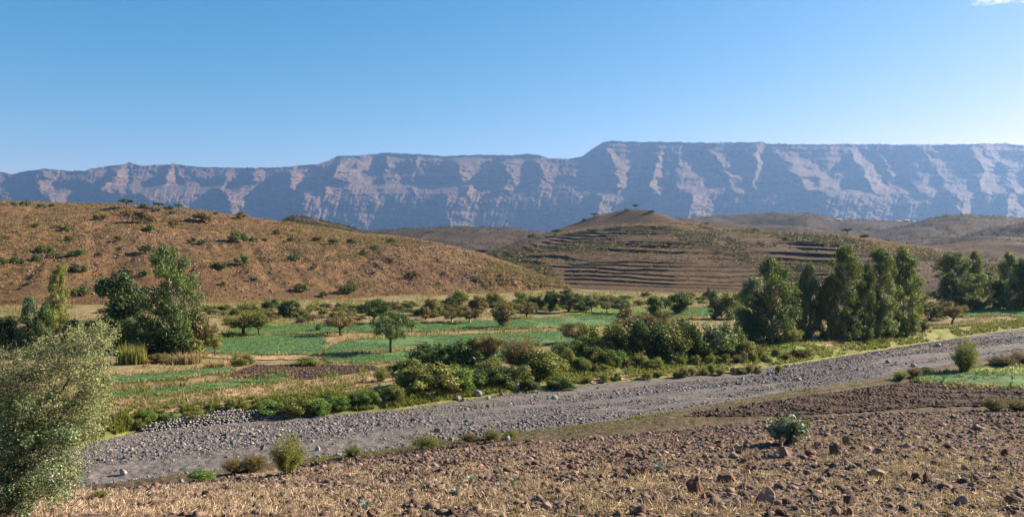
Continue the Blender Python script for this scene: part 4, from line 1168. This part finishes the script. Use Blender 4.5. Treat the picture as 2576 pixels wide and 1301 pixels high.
# dry flowering stalks in the stubble
def stalk(x, y, h, seed, label):
    p = cast('v', x, y)
    m = p.y / FPX
    r = np.random.default_rng(seed)
    parts = []
    for i in range(5):
        e = np.array((r.normal(0, 0.16), r.normal(0, 0.16), 1.0)) * h * m * r.uniform(0.7, 1)
        q = bez((0, 0, 0), (e[0] * 0.2, e[1] * 0.2, e[2] * 0.6), e, 5)
        parts.append(tube(q, 0.010, 0.006, 4))
        for j in range(12):
            c = e + r.normal(0, 0.05, 3)
            parts.append(tube([e * 0.9, c], 0.006, 0.012, 4))
    o = link('dry_stalk', mk_mesh('dry_stalk', *join(parts), M['straw']))
    o.location = p
    tag(o, label, 'plant', 'dry weed stalks in the stubble field')
for i, (x, y, h, lb) in enumerate([(1968, 1139, 36, 'dry brown seeding stalk in front of the milkweed bush'), (2012, 1125, 30, 'second dry stalk at the shaded side of the milkweed bush'), (1868, 1130, 44, 'pale wispy weed stalk standing in the milkweed shadow'), (2176, 1112, 26, 'orange-brown dry stalk beside the square stone'), (1520, 1196, 24, 'yellowing weed by the cluster of dark stones'), (1875, 1240, 66, 'tallest thin straw stalk beside the pale slab'), (1540, 1175, 26, 'yellow-green weed above the cluster of dark stones'), (2333, 1105, 34, 'dark thin twig standing in the far stubble'), (975, 1215, 34, 'dry brown weed below the gravel shrubs'), (1065, 1225, 40, 'dense pale straw clump in the middle stubble')]):
    stalk(x, y, h, 950 + i, lb)

# ------------------------------------------------------------------ rocks
def rock(x, y, w, h, mat, label, group, seed, name='boulder', cat='boulder', cuts=7, sx=1.0):
    p = cast('v', x, y)
    m = p.y / FPX
    V, F = tmpl_stone(seed, 3, 0.22, cuts)
    V = V - (V.max(0) + V.min(0)) / 2
    V = V / (V.max(0) - V.min(0))
    V = V * np.array([w * m, w * m * 0.8, h * m * 1.35])
    o = link(name, mk_mesh(name, V, F, M[mat], False))
    o.location = (p.x, p.y + w * m * 0.3, p.z + h * m * 0.30)
    tag(o, label, cat, group)
    return o
GR = 'larger stones lying on the stubble field'
for i, (x, y, w, h, mt, lb) in enumerate([
    (1749, 1245, 38, 44, 'red_rock', 'upright reddish boulder, tallest on the stubble'),
    (1833, 1219, 46, 26, 'red_rock', 'dark red wedge-shaped boulder beside the tallest one'),
    (1928, 1265, 48, 38, 'tan_rock', 'pale tilted slab with a sunlit flat face'),
    (1623, 1196, 21, 20, 'red_rock', 'dark red stone beside the pale silvery thistle'),
    (1586, 1200, 15, 25, 'red_rock', 'narrow upright red stone among the dark cluster'),
    (1602, 1197, 17, 14, 'red_rock', 'small dark stone between upright and red stones'),
    (1892, 1182, 24, 18, 'red_rock', 'dark stone above the wedge-shaped boulder'),
    (1980, 1146, 30, 22, 'tan_rock', 'tan stone at the foot of a dry stalk by the milkweed'),
    (2038, 1146, 22, 14, 'red_rock', 'dark stone just past the tan stone by the milkweed'),
    (2099, 1142, 20, 26, 'red_rock', 'upright dark red stone before the square stone'),
    (2136, 1124, 24, 28, 'tan_rock', 'square tan stone with a shadowed side'),
    (2058, 1124, 17, 12, 'red_rock', 'dark stone near the upright dark red stone'),
    (2189, 1136, 20, 14, 'tan_rock', 'rounded tan stone past the square stone'),
    (2214, 1141, 24, 12, 'tan_rock', 'flat tan stone beside the rounded tan one'),
    (1650, 1260, 24, 17, 'red_rock', 'dark lump near the tallest reddish boulder'),
    (1770, 1255, 15, 13, 'red_rock', 'dark stone at the foot of the tallest reddish boulder'),
    (1872, 1166, 15, 13, 'red_rock', 'small round dark stone in the milkweed shadow line'),
    (1626, 1155, 17, 10, 'red_rock', 'dark stone on the dark soil above the thistle'),
    (1583, 1150, 21, 12, 'red_rock', 'low dark stone casting a shadow on the dark soil'),
    (1703, 1112, 11, 11, 'tan_rock', 'single pale stone on the furrow border'),
    (1550, 1190, 15, 13, 'red_rock', 'red stone at the near end of the dark cluster'),
    (1516, 1206, 18, 14, 'red_rock', 'dark stone under the yellowing weed'),
    (1550, 1224, 18, 14, 'red_rock', 'dark stone below the dark cluster'),
    (1373, 1281, 30, 18, 'tan_rock', 'smooth tan stone lying alone in the straw'),
    (2308, 1208, 22, 19, 'red_rock', 'dark rounded stone of the pair in the straw'),
    (2337, 1211, 19, 26, 'red_rock', 'taller narrow stone of the pair in the straw'),
    (2194, 1260, 16, 20, 'red_rock', 'small upright stone near the lower straw'),
    (2144, 1266, 32, 18, 'red_rock', 'long low dark stone near the lower straw'),
    (2106, 1297, 24, 22, 'tan_rock', 'tan stone at the lower frame edge'),
    (2137, 1296, 20, 18, 'red_rock', 'dark stone touching the tan one at the lower edge'),
    (2468, 1083, 34, 13, 'tan_rock', 'long flat tan stone in the far stubble'),
    (2285, 1128, 22, 13, 'tan_rock', 'tan stone half buried in the far stubble'),
    (2213, 1198, 32, 17, 'tan_rock', 'broad low stone in the middle stubble'),
    (2537, 1148, 24, 18, 'red_rock', 'brown stone by the edge of the far stubble'),
    (2404, 1243, 18, 15, 'red_rock', 'rounded brown stone in the lower stubble'),
    (2548, 1270, 32, 24, 'red_rock', 'large dark stone at the lower corner of the field'),
    (2426, 1268, 24, 18, 'tan_rock', 'tan stone between two dark ones in the lower stubble'),
    (931, 1303, 20, 20, 'red_rock', 'dark red stone under the largest silvery thistle'),
    (517, 1245, 22, 14, 'red_rock', 'lone grey-red stone near the bright green bush'),
    (1960, 1292, 20, 14, 'red_rock', 'stone below the pale tilted slab'),
    (1820, 1285, 18, 12, 'tan_rock', 'small tan stone in straw below the tallest boulder'),
]):
    rock(x, y, w * 1.1, h, mt, lb, GR, 1000 + i)
GV = 'boulders along the river gravel'
for i, (x, y, w, h, lb) in enumerate([
    (1297, 982, 22, 20, 'large pale grey boulder under the thicket'), (1203, 1000, 20, 17, 'pale boulder with a rounded top on the muddy margin'), (1151, 1008, 17, 12, 'grey boulder beside two smaller ones on the margin'),
    (1166, 1010, 12, 9, 'small dark boulder touching the grey one on the margin'), (1395, 1005, 18, 11, 'tan flat boulder alone on open gravel below the thicket'), (1261, 995, 10, 8, 'small grey boulder between the two pale boulders'),
    (1228, 1005, 11, 8, 'small boulder next to the round-topped pale one'), (2362, 873, 16, 9, 'dark boulder on the gravel behind the vase-shaped shrub'), (2420, 847, 12, 9, 'small dark boulder near the far gravel edge'),
    (2235, 914, 14, 9, 'grey boulder beside a grassy patch in the gravel'), (2300, 924, 14, 9, 'pale boulder at the gravel edge near the onion field'), (308, 1196, 20, 18, 'pale upright boulder on the gravel beside the acacia'),
    (660, 1132, 15, 15, 'pale pointed boulder above the willow-like shrub'), (798, 1133, 14, 12, 'grey boulder past the willow-like shrub'), (1100, 1088, 18, 10, 'dark boulder in the middle of the gravel'), (1275, 1108, 18, 12, 'grey boulder on the gravel margin by the grassy shrubs'),
    (1135, 1110, 15, 10, 'brown boulder beside the sparse olive shrub'), (455, 1214, 12, 9, 'small dark stone on silt near the bright green bush'), (1870, 955, 9, 7, 'small pale boulder at the end of the sandy flat'), (2010, 958, 18, 8, 'low grey boulder in the broad gravel')]):
    rock(x, y, w, h, 'grey_rock', lb, GV, 1100 + i, cuts=3)

# dry stone retaining wall on the far bank
def stone_wall():
    r = np.random.default_rng(55)
    P, S = [], []
    for x in np.arange(355, 722, 3.1):
        k = knots(np.array([x]))
        d0 = k[4][0][0] - 0.2
        H = np.interp(x, [355, 420, 560, 700, 722], [0.5, 0.8, 1.05, 0.9, 0.4])
        for row_ in range(6):
            z = 0.05 + row_ * 0.19
            if z > H: break
            d = d0 + z * 0.55 + r.normal(0, 0.03)
            xx = x + r.uniform(-2.5, 2.5); z = z + r.uniform(-0.07, 0.07)
            P.append(((xx - CX) / FPX * d, d, 0.12 + z)); S.append(r.uniform(0.07, 0.14))
    o = scatter('stone_wall', np.array(P), np.array(S), [tmpl_stone(60 + i, 1, 0.2) for i in range(5)], M['grey_rock'], 56, 'low retaining wall of pale rounded river stones on the far bank', 'wall', tilt=0.4, kind='thing')
stone_wall()

# ------------------------------------------------------------------ uncountable ground cover
st0 = [tmpl_stone(20 + i, 0, 0.3) for i in range(8)]
px, Y = rand_between(150000, 3, 4, (120, 2760), 11)
Xw = (px - CX) / FPX * Y
stony = fbm(Xw / 18, (Y - 0.55 * Xw) / 3.2, 15, 3)
keep = (stony > -0.12) | (rng.uniform(0, 1, len(px)) < 0.22)
px, Y, stony = px[keep], Y[keep], stony[keep]
sz = np.minimum(0.031 * (rng.uniform(0.006, 1, len(px)) ** -0.42), 0.30) * (0.7 + 0.8 * np.clip(stony + 0.2, 0, 0.8)) * np.interp(px, [120, 700, 1200], [0.68, 0.85, 1.0])
scatter('river_gravel', on_surface('v', px, Y), sz, st0, M['gravel'], 12, 'grey cobbles and gravel covering the dry river bed', 'gravel', tilt=0.5)

px, Y = rand_between(130000, 1, 2, (-380, 3020), 13)
far = np.interp(Y, [20, 60], [1, 0.75])
sz = np.minimum(0.027 * (rng.uniform(0.004, 1, len(px)) ** -0.42), 0.20)
scatter('soil_clods', on_surface('v', px, Y), sz, [tmpl_stone(40 + i, 0, 0.35) for i in range(8)], M['clod'], 14, 'brown clods and small stones strewn over the stubble field', 'clods', tilt=0.6)

def straw_tmpl(seed, n):
    r = np.random.default_rng(seed)
    V, F = [], []
    for i in range(n):
        a = r.uniform(0, 2 * math.pi)
        flat = r.uniform() < 0.55
        el = r.uniform(0.02, 0.3) if flat else r.uniform(0.6, 1.5)
        L = r.uniform(0.07, 0.2) if flat else r.uniform(0.06, 0.15)
        d = np.array([math.cos(a) * math.cos(el), math.sin(a) * math.cos(el), math.sin(el)])
        w = np.cross(d, r.normal(size=3)); w /= np.linalg.norm(w); w *= 0.007
        b = np.array([r.normal(0, 0.12), r.normal(0, 0.12), 0.012])
        k = len(V)
        V += [b - w, b + w, b + d * L + w * 0.6, b + d * L - w * 0.6]; F.append((k, k + 1, k + 2, k + 3))
    return np.array(V), np.array(F)
px, Y = rand_between(74000, 1, 2, (-380, 3020), 17, 0.0, 0.97)
Xw = (px - CX) / FPX * Y
dens = 0.45 * fbm(Xw / 3.5, Y / 2.2, 18, 4) + 0.8 * fbm(Xw / 0.8, Y / 0.8, 20, 2) + np.interp(Y, [20, 30, 42, 60], [0.10, -0.08, -0.30, -0.65]) + np.interp(px, [0, 900, 2600], [0.10, -0.04, -0.05])
keep = dens > rng.uniform(-0.08, 0.12, len(px))
px, Y = px[keep], Y[keep]
scatter('straw_stubble', on_surface('v', px, Y), rng.uniform(0.8, 1.5, len(px)), [straw_tmpl(70 + i, 12) for i in range(10)], M['straw'], 19, 'pale cut straw and stubble littering the field', 'straw')

# furrowed strip, ploughed clods, crops
gr = [tmpl_blades(7, 1.0, 0.10, 0.7, 80 + i) for i in range(6)]
px, Y = rand_between(34000, 2, 3, (700, 2760), 23, 0.05, 0.95)
Xw = (px - CX) / FPX * Y
ks_ = knots(px)
k = np.sin(2 * math.pi * 5.5 * (Y - ks_[2][0]) / (ks_[3][0] - ks_[2][0]) + 1.2 * fbm(Xw / 12, Y / 30, 14, 2)) > 0.55  # crest grass only; its colour stripes also stand in for furrow shade
scatter('strip_grass', on_surface('v', px[k], Y[k]), rng.uniform(0.06, 0.16, k.sum()), gr, M['olive'], 24, 'thin olive grass growing on the furrow crests', 'grass')

def in_fields(name, sel, n, seed):
    r = np.random.default_rng(seed)
    fl = [FIELDS[name][i] for i in (sel if sel is not None else range(len(FIELDS[name])))]
    area = np.array([np.sum(np.abs(Ya - Yb) * Yb) * (xs[1] - xs[0]) for xs, Ya, Yb in fl])
    P = []
    for (xs, Ya, Yb), a in zip(fl, area):
        m = int(n * a / area.sum())
        x = r.uniform(xs[0], xs[-1], m * 3)
        wdt = np.abs(np.interp(x, xs, Ya - Yb))
        keep = r.uniform(0, np.abs(Ya - Yb).max(), m * 3) < wdt
        x = x[keep][:m]
        t = r.uniform(0, 1, len(x))
        Yv = np.interp(x, xs, Yb) * (1 - t) + np.interp(x, xs, Ya) * t
        P.append(on_surface('v', x, Yv) + np.array([0, 0, 0.04]))
    return np.concatenate(P)
P = in_fields('crop_field', None, 62000, 31)
kb = (np.sin(P[:, 1] * 2 * math.pi / 1.9) > -0.35) & (fbm(P[:, 0] / 5, P[:, 1] / 9, 79, 3) > -0.32)
P = P[kb]
scatter('onion_crop', P, np.random.default_rng(3).uniform(0.16, 0.34, len(P)), gr, M['onion'], 32, 'blue-green onion leaves filling the crop fields', 'crop')
P = in_fields('grass_plot', None, 9000, 33)
scatter('meadow_grass', P, np.random.default_rng(4).uniform(0.1, 0.24, len(P)), gr, M['bright'], 34, 'short bright grass on the green plots', 'grass')
P = in_fields('ploughed_field', None, 22000, 35)
scatter('ploughed_clods', P, np.minimum(0.05 * np.random.default_rng(5).uniform(0.02, 1, len(P)) ** -0.4, 0.25), st0, M['dark_clod'], 36, 'dark clods turned up on the ploughed plots', 'clods', tilt=0.5)

def outside_fields(px, Y):
    k = np.ones(len(px), bool)
    for nm in ('crop_field', 'grass_plot', 'ploughed_field'):
        for xs, Ya, Yb in FIELDS[nm]:
            k &= ~((px > xs[0]) & (px < xs[-1]) & (Y < np.interp(px, xs, Ya)) & (Y > np.interp(px, xs, Yb)))
    return k

def border_points(n, seed):
    r = np.random.default_rng(seed)
    X_, Y_ = [], []
    for nm in ('crop_field', 'grass_plot'):
        for xs, Ya, Yb in FIELDS[nm]:
            m = int(n * (xs[-1] - xs[0]) / 900)
            x = r.uniform(xs[0] - 6, xs[-1] + 6, m)
            e = np.where(r.uniform(0, 1, m) < 0.5, np.interp(x, xs, Ya) + 0.4, np.interp(x, xs, Yb) - 0.4) + r.normal(0, 0.7, m)
            X_.append(x); Y_.append(e)
    return np.concatenate(X_), np.concatenate(Y_)
px, Y = border_points(1500, 61)
k = fbm(px / 25, Y / 6, 62, 3) > -0.1
scatter('field_border_grass', on_surface('v', px[k], Y[k]), rng.uniform(0.15, 0.5, k.sum()), gr, M['herb'], 63, 'green weedy grass edging the crop plots', 'grass')
scatter('field_border_straw', on_surface('v', px[~k], Y[~k]), rng.uniform(0.15, 0.5, (~k).sum()), gr, M['gold'], 64, 'dry straw edging the crop plots', 'grass')

# bank herbs and dry grass
px, Y = rand_between(18000, 4, 5, (-250, 2900), 41, 0.1, 1.0)
k = fbm(px / 30, Y / 3, 43, 3) > -0.15
scatter('bank_herbs', on_surface('v', px[k], Y[k]), rng.uniform(0.2, 0.62, k.sum()), gr, M['herb'], 42, 'yellow-green herbs along the far river bank', 'herbs')
px = rng.uniform(-250, 2900, 17000); kk = knots(px)
Y = kk[5][0] + rng.uniform(0, 1, len(px)) ** 1.6 * 14
k = fbm(px / 40, Y / 5, 44, 3) > 0.0
scatter('bank_weeds', on_surface('v', px[k], Y[k]), rng.uniform(0.2, 0.6, k.sum()), gr, M['herb'], 45, 'yellow-green weeds between the bank bushes', 'herbs')
px, Y = rand_between(26000, 5, 6, (-50, 2760), 46)
k = (fbm(px / 60, Y / 9, 47, 4) > 0.02) & outside_fields(px, Y) & (fbm(px / 40, Y / 5, 58, 3) > -0.2)
P = on_surface('v', px[k], Y[k])
scatter('dry_grass', P, rng.uniform(0.2, 0.6, k.sum()), gr, M['gold'], 48, 'golden dry grass scattered over the valley floor', 'grass')
px, Y = rand_between(24000, 5, 6, (-50, 2760), 55, 0.25, 1.0)
k = fbm(px / 60, Y / 9, 56, 4) > np.interp(px, [0, 1300, 1500, 2700], [0.10, 0.05, -0.2, -0.1])
k &= outside_fields(px, Y)
scatter('valley_weeds', on_surface('v', px[k], Y[k]), rng.uniform(0.2, 0.7, k.sum()), gr, M['herb'], 57, 'olive weeds and grass over the valley floor', 'herbs')
P = in_fields('sand_bank', None, 1600, 49)
scatter('sand_bank_grass', P, rng.uniform(0.15, 0.5, len(P)), gr, M['gold'], 50, 'dry tawny grass on the sandy banks', 'grass')
for (n, k0, a, b, xr, sd) in [(3800, 2, 0.75, 1.0, (300, 2760), 51)]:
    px, Y = rand_between(n, 2, 3, xr, sd, a, b)
    k = fbm(px / 45, Y / 6, 53, 3) > 0.12
    px, Y = px[k], Y[k]
    scatter('margin_grass', on_surface('v', px, Y), rng.uniform(0.1, 0.35, len(px)), gr, M['herb'], 52, 'pale grass fringe between furrows and gravel', 'grass')

# hill scrub
sc_t = []
for i in range(5):
    r_ = np.random.default_rng(640 + i)
    C = r_.normal(0, 0.30, (26, 3)); C[:, 2] = np.abs(C[:, 2]) * 1.1 + 0.05
    sc_t.append(leaves(C, C.copy(), 0.20, 0.10, 650 + i))
def hill_scatter(name, s, x0, x1, n, thr, size, mat, seed, label, dmin, dmax, cat='scrub', tm=None, cl=40, hi_pow=0.85):
    r_ = np.random.default_rng(seed)
    x = r_.uniform(x0, x1, n)
    db = knots(x)[6][0]
    lo, hi = db + 1, dmax(x)
    ok = hi > lo + 4
    x, lo, hi = x[ok], lo[ok], hi[ok]
    Y = lo + (hi - lo) * r_.uniform(0, 1, len(x)) ** (0.85 / (hi_pow / 0.85))
    X = (x - CX) / FPX * Y
    k = fbm(X / cl, Y / (cl * (2.4 if s == 'm' else 1.6)), seed, 4) > thr
    if s == 'm':                                  # the lowest terraces are farmed and bare
        tt = (Y - knots(x)[6][0]) / (dS(x) - knots(x)[6][0])
        k &= ~((tt < 0.20) & (x > 1390) & (x < 1980)) | (r_.uniform(0, 1, len(x)) < 0.06)
    P = on_surface(s, x[k], Y[k])
    return scatter(name, P, r_.uniform(*size, len(P)), tm or sc_t, M[mat], seed + 1, label, cat)
hill_scatter('hill_scrub', 'l', -200, 1430, 14000, -0.02, (0.3, 1.0), 'scrubo', 661, 'faded brown scrub tufts all over the bare hill', None, lambda x: dL(x) * 1.02, cl=25)
hill_scatter('hill_grass', 'l', -200, 1430, 30000, -0.1, (0.2, 0.55), 'gold', 663, 'dry grass tufts all over the bare hill', None, lambda x: dL(x) * 1.02, 'grass', gr, 30, 1.9)
hill_scatter('hill_stones', 'l', -200, 1430, 11000, -0.3, (0.1, 0.42), 'clod', 665, 'scattered stones on the bare hill', None, lambda x: dL(x), 'stones', st0, 25)
hill_scatter('terrace_scrub', 'm', 1200, 2750, 14000, 0.10, (0.5, 1.9), 'scrubd', 667, 'dark scrub clumps on the terraced hill', None, lambda x: dS(x) * 0.97, cl=17)
hill_scatter('terrace_scrub', 'm', 1200, 2750, 14000, 0.0, (0.4, 1.2), 'scrubo', 669, 'faded brown scrub on the terraced hill', None, lambda x: dS(x) * 1.12, cl=30)
hill_scatter('terrace_stones', 'm', 1200, 2750, 7000, -0.2, (0.12, 0.5), 'clod', 671, 'scattered stones on the terraced hill', None, lambda x: dS(x) * 1.1, 'stones', st0, 25)
r_ = np.random.default_rng(673)                       # threshed straw-coloured plots on the shoulder
x = r_.uniform(1400, 2300, 30000)
Yv = dS(x) * r_.uniform(0.86, 1.03, len(x))
k = fbm(x / 70, Yv / 12, 674, 3) > -0.25
scatter('shoulder_stubble', on_surface('m', x[k], Yv[k]), r_.uniform(0.25, 0.6, k.sum()), gr, M['gold'], 675, 'straw-coloured stubble on the shoulder of the terraced hill', 'stubble')
for i, (X_, Y_, Z_) in enumerate(FAR):
    r_ = np.random.default_rng(680 + i)
    m_ = 5000
    ii = r_.integers(0, X_.size, m_)
    P = np.stack([X_.ravel()[ii], Y_.ravel()[ii], Z_.ravel()[ii]], 1) + r_.normal(0, 1.2, (m_, 3)) * (1, 1, 0)
    sc_ = Y_.ravel()[ii] / 1000
    k = fbm(P[:, 0] / 60, P[:, 1] / 60, 690 + i, 4) > -0.15
    scatter('far_hill_scrub', P[k], r_.uniform(0.9, 2.4, k.sum()) * (0.4 + 0.8 * sc_[k]), sc_t, M['scrubd'], 700 + i, FARL[i], 'scrub')

# tree line on the plateau rim
r_ = np.random.default_rng(71)
x = np.concatenate([r_.uniform(830, 1320, 150), r_.uniform(1500, 2700, 420), r_.normal(962, 9, 26), r_.uniform(100, 800, 60)])
d = np.interp(x, mx, mrim) + 8
z = np.interp(x, mx, mzt)
P = np.stack([(x - CX) / FPX * d, d, z - 1.5], 1)
scatter('rim_trees', P, r_.uniform(5, 13, len(x)), sc_t, M['dark'], 72, 'tiny dark trees lining the plateau rim', 'trees')

# far scrub and village on the saddle
def far_scrub(n, xr, d, sk, sd, size):
    r_ = np.random.default_rng(sd)
    x = r_.uniform(*xr, n)
    z = ZC + (HY - poly(sk)(x)) / FPX * d
    return np.stack([(x - CX) / FPX * d, np.full(n, d), z - 0.3], 1), r_.uniform(*size, n)
P1, S1 = far_scrub(90, (930, 1420), 1290, [(930, 582), (1020, 577), (1090, 573), (1170, 571), (1230, 577), (1300, 586), (1420, 590)], 73, (1.5, 3.6))
P2, S2 = far_scrub(60, (1720, 2330), 1690, [(1720, 555), (1800, 549), (1900, 546), (1980, 541), (2030, 537), (2060, 542), (2110, 552), (2180, 554), (2250, 556), (2330, 560)], 74, (1.5, 3.5))
P3, S3 = far_scrub(40, (2380, 2700), 1240, [(2380, 548), (2440, 545), (2500, 546), (2576, 549), (2700, 547)], 75, (1.5, 4))
scatter('distant_trees', np.concatenate([P1, P2, P3]), np.concatenate([S1, S2, S3]), sc_t, M['dark'], 76, 'specks of trees along the distant low hills', 'trees')

def hut(x, y, w, label):
    d = 1560.0
    m = d / FPX
    z = ZC + (HY - y) / FPX * d
    wd, dp, hh = w * m, w * m * 0.7, 2.6
    root = link('village_house', None)
    root.location = ((x - CX) / FPX * d, d, z - 2.2)
    V = np.array([(-.5, -.5, 0), (.5, -.5, 0), (.5, .5, 0), (-.5, .5, 0), (-.5, -.5, 1), (.5, -.5, 1), (.5, .5, 1), (-.5, .5, 1)]) * (wd, dp, hh + 2)
    F = np.array([(0, 1, 5, 4), (1, 2, 6, 5), (2, 3, 7, 6), (3, 0, 4, 7)])
    link('wall', mk_mesh('house_wall', V, F, M['mud']), root)
    e = hh + 2
    R = np.array([(-.56 * wd, -.6 * dp, e - .2), (.56 * wd, -.6 * dp, e - .2), (.56 * wd, 0, e + 1.5), (-.56 * wd, 0, e + 1.5), (-.56 * wd, .6 * dp, e - .2), (.56 * wd, .6 * dp, e - .2)])
    link('roof', mk_mesh('house_roof', R, np.array([(0, 1, 2, 3), (3, 2, 5, 4)]), M['tin']), root)
    tag(root, label, 'house', 'village houses on the far saddle')
for x, y, w, lb in [(2110, 556, 12, 'pale-roofed house apart from the village on the saddle'), (2218, 568, 13, 'long pale roof lowest in the far village'), (2246, 562, 10, 'small pale roof above the lowest house of the village'), (2262, 560, 10, 'pale roof in the middle of the far village'), (2281, 558, 11, 'pale roof highest in the far village'), (2300, 561, 8, 'tiny roof at the end of the far village')]:
    hut(x, y, w, lb)

# ------------------------------------------------------------------ foreground acacia
def hero():
    r = np.random.default_rng(42)
    base = Vector((-12.6, 21.5, 0)); px = CX + base.x / base.y * FPX
    base.z = float(valley_z(np.array([px]), np.array([base.y]))[0])
    b = np.array(base)
    out = np.array([(-140, 900), (-60, 850), (40, 880), (110, 830), (190, 806), (262, 806), (300, 836), (290, 900), (300, 960), (280, 1030), (292, 1085), (240, 1125), (232, 1180), (205, 1225), (160, 1262), (60, 1290), (-60, 1290), (-140, 1200)], float)
    def inside(p):
        x, y = p; c = False
        for i in range(len(out)):
            (x1, y1), (x2, y2) = out[i], out[i - 1]
            if (y1 > y) != (y2 > y) and x < (x2 - x1) * (y - y1) / (y2 - y1) + x1: c = not c
        return c
    trunk, twigs, Cy, Ny, Cd, Nd = [], [], [], [], [], []
    limbs = []
    for i in range(9):
        a = r.uniform(-0.3, 3.4)
        e = b + np.array((math.cos(a) * r.uniform(0.5, 1.7), r.normal(0, 0.9), r.uniform(1.6, 3.6)))
        q = bez(b + np.array((0, 0, 0.15)), b + (e - b) * np.array((0.25, 0.25, 0.55)), e, 8)
        trunk.append(tube(q, 0.085, 0.02, 7)); limbs.append(q)
    trunk.append(tube([b - np.array((0, 0, 0.4)), b + np.array((0.03, 0, 0.25)), b + np.array((0.0, 0, 0.5))], 0.16, 0.12, 8))
    n = 0
    while n < 700:
        p = (r.uniform(-140, 305), r.uniform(800, 1300))
        if not inside(p): continue
        cxp = 85
        lat = (p[0] - cxp) / 220.0
        d = base.y + r.uniform(-1, 1) * 1.9 * math.sqrt(max(0.05, 1 - min(lat * lat, 0.95)))
        tip = np.array(((p[0] - CX) / FPX * d, d, ZC - (p[1] - HY) / FPX * d))
        gz = float(valley_z(np.array([p[0]]), np.array([d]))[0])
        if tip[2] < gz + 0.05: continue
        n += 1
        dark = (p[0] < 205 - 0.10 * (p[1] - 1040) and p[1] > 1010 + 40 * r.normal() and r.uniform() < 0.85)
        lim = limbs[r.integers(0, len(limbs))]
        src = lim[np.argmin(np.linalg.norm(lim - tip, axis=1))]
        vec = tip - src
        L = min(np.linalg.norm(vec), r.uniform(0.5, 1.0))
        st = tip - vec / (np.linalg.norm(vec) + 1e-6) * L
        mid_ = (st + tip) / 2 + r.normal(0, 0.08, 3) + np.array((0, 0, 0.06))
        q = bez(st, mid_, tip + np.array((0, 0, -0.05)), 7)
        twigs.append(tube(q, 0.006, 0.0022, 3))
        for s_ in range(4):
            k = r.integers(1, 7)
            e2 = q[k] + r.normal(0, 0.16, 3)
            twigs.append(tube([q[k], (q[k] + e2) / 2 + r.normal(0, 0.02, 3), e2], 0.0035, 0.0016, 3))
            m = 19
            t = r.uniform(0.1, 1.05, m)[:, None]
            pts = q[k] + (e2 - q[k]) * t + r.normal(0, 0.045, (m, 3))
            (Cd if dark else Cy).append(pts); (Nd if dark else Ny).append(np.tile((tip - b) / 3, (m, 1)))
        m = 70 if dark else 52
        t = r.uniform(0, 6, m); k = np.minimum(t.astype(int), 5)
        pts = q[k] + (q[k + 1] - q[k]) * (t - k)[:, None] + r.normal(0, 0.075, (m, 3))
        (Cd if dark else Cy).append(pts); (Nd if dark else Ny).append(np.tile((tip - b) / 3, (m, 1)))
    root = link('acacia_tree', None)
    link('trunk', mk_mesh('acacia_trunk', *join(trunk), M['bark'], True), root)
    link('twig', mk_mesh('acacia_twigs', *join(twigs), M['twig'], True), root)
    link('crown', mk_mesh('acacia_crown', *leaves(np.concatenate(Cy), np.concatenate(Ny), 0.031, 0.0125, 43, 0.2), M['hero']), root)
    c = link('creeper', mk_mesh('acacia_creeper', *leaves(np.concatenate(Cd), np.concatenate(Nd), 0.029, 0.018, 44, 0.2), M['herod']), root)
    c['label'] = 'darker small-leaved creeper covering the lower branches'
    tag(root, 'large thorny yellow-green acacia standing nearest at the field corner', 'tree')
hero()

# ------------------------------------------------------------------ cloud
def cloud():
    r = np.random.default_rng(31)
    d = 6500.0
    m, t, b = nt('cloud_vapour')
    t.nodes.remove(b)
    v = t.nodes.new("ShaderNodeVolumePrincipled")
    v.inputs["Color"].default_value = (1, 1, 1, 1)
    v.inputs["Anisotropy"].default_value = 0.4
    n = noise_node(t, 0.011, 6, 0.65, pos(t))
    g = ramp(t, n.outputs[0], [(0.44, g3(0)), (0.74, g3(1))])
    mu = t.nodes.new("ShaderNodeMath"); mu.operation = 'MULTIPLY'; mu.inputs[1].default_value = 0.006
    t.links.new(g, mu.inputs[0]); t.links.new(mu.outputs[0], v.inputs["Density"])
    t.links.new(v.outputs[0], t.nodes["Material Output"].inputs["Volume"])
    parts = []
    V0, F0 = subdiv(*ico())
    for x, y, s in [(2470, 2, 28), (2500, -6, 36), (2535, -8, 30), (2560, -4, 26), (2600, -20, 50), (2455, -12, 24), (2660, -30, 60)]:
        c = np.array(((x - CX) / FPX * d, d, ZC + (HY - y) / FPX * d))
        parts.append((V0 * np.array((s, s, s * 0.55)) * d / FPX + c, F0))
    o = link('cloud', mk_mesh('cloud', *join(parts), m))
    tag(o, 'small white cloud at the top of the sky', 'cloud', kind='stuff')
cloud()

# ------------------------------------------------------------------ haze
def haze():
    V = np.array([(-9000, -600, -4.2), (9000, -600, -4.2), (9000, 9300, -4.2), (-9000, 9300, -4.2), (-9000, -600, 960), (9000, -600, 960), (9000, 9300, 960), (-9000, 9300, 960)], float)
    F = np.array([(0, 3, 2, 1), (4, 5, 6, 7), (0, 1, 5, 4), (1, 2, 6, 5), (2, 3, 7, 6), (3, 0, 4, 7)])
    m, t, b = nt('haze_air')
    t.nodes.remove(b)
    v = t.nodes.new("ShaderNodeVolumePrincipled")
    v.inputs["Color"].default_value = (*HAZE_COLOR, 1)
    v.inputs["Density"].default_value = HAZE_DENSITY
    v.inputs["Anisotropy"].default_value = 0.35
    t.links.new(v.outputs[0], t.nodes["Material Output"].inputs["Volume"])
    o = link('haze', mk_mesh('haze', V, F, m))
    tag(o, 'thin blue air haze filling the valley', 'haze', kind='stuff')
haze()
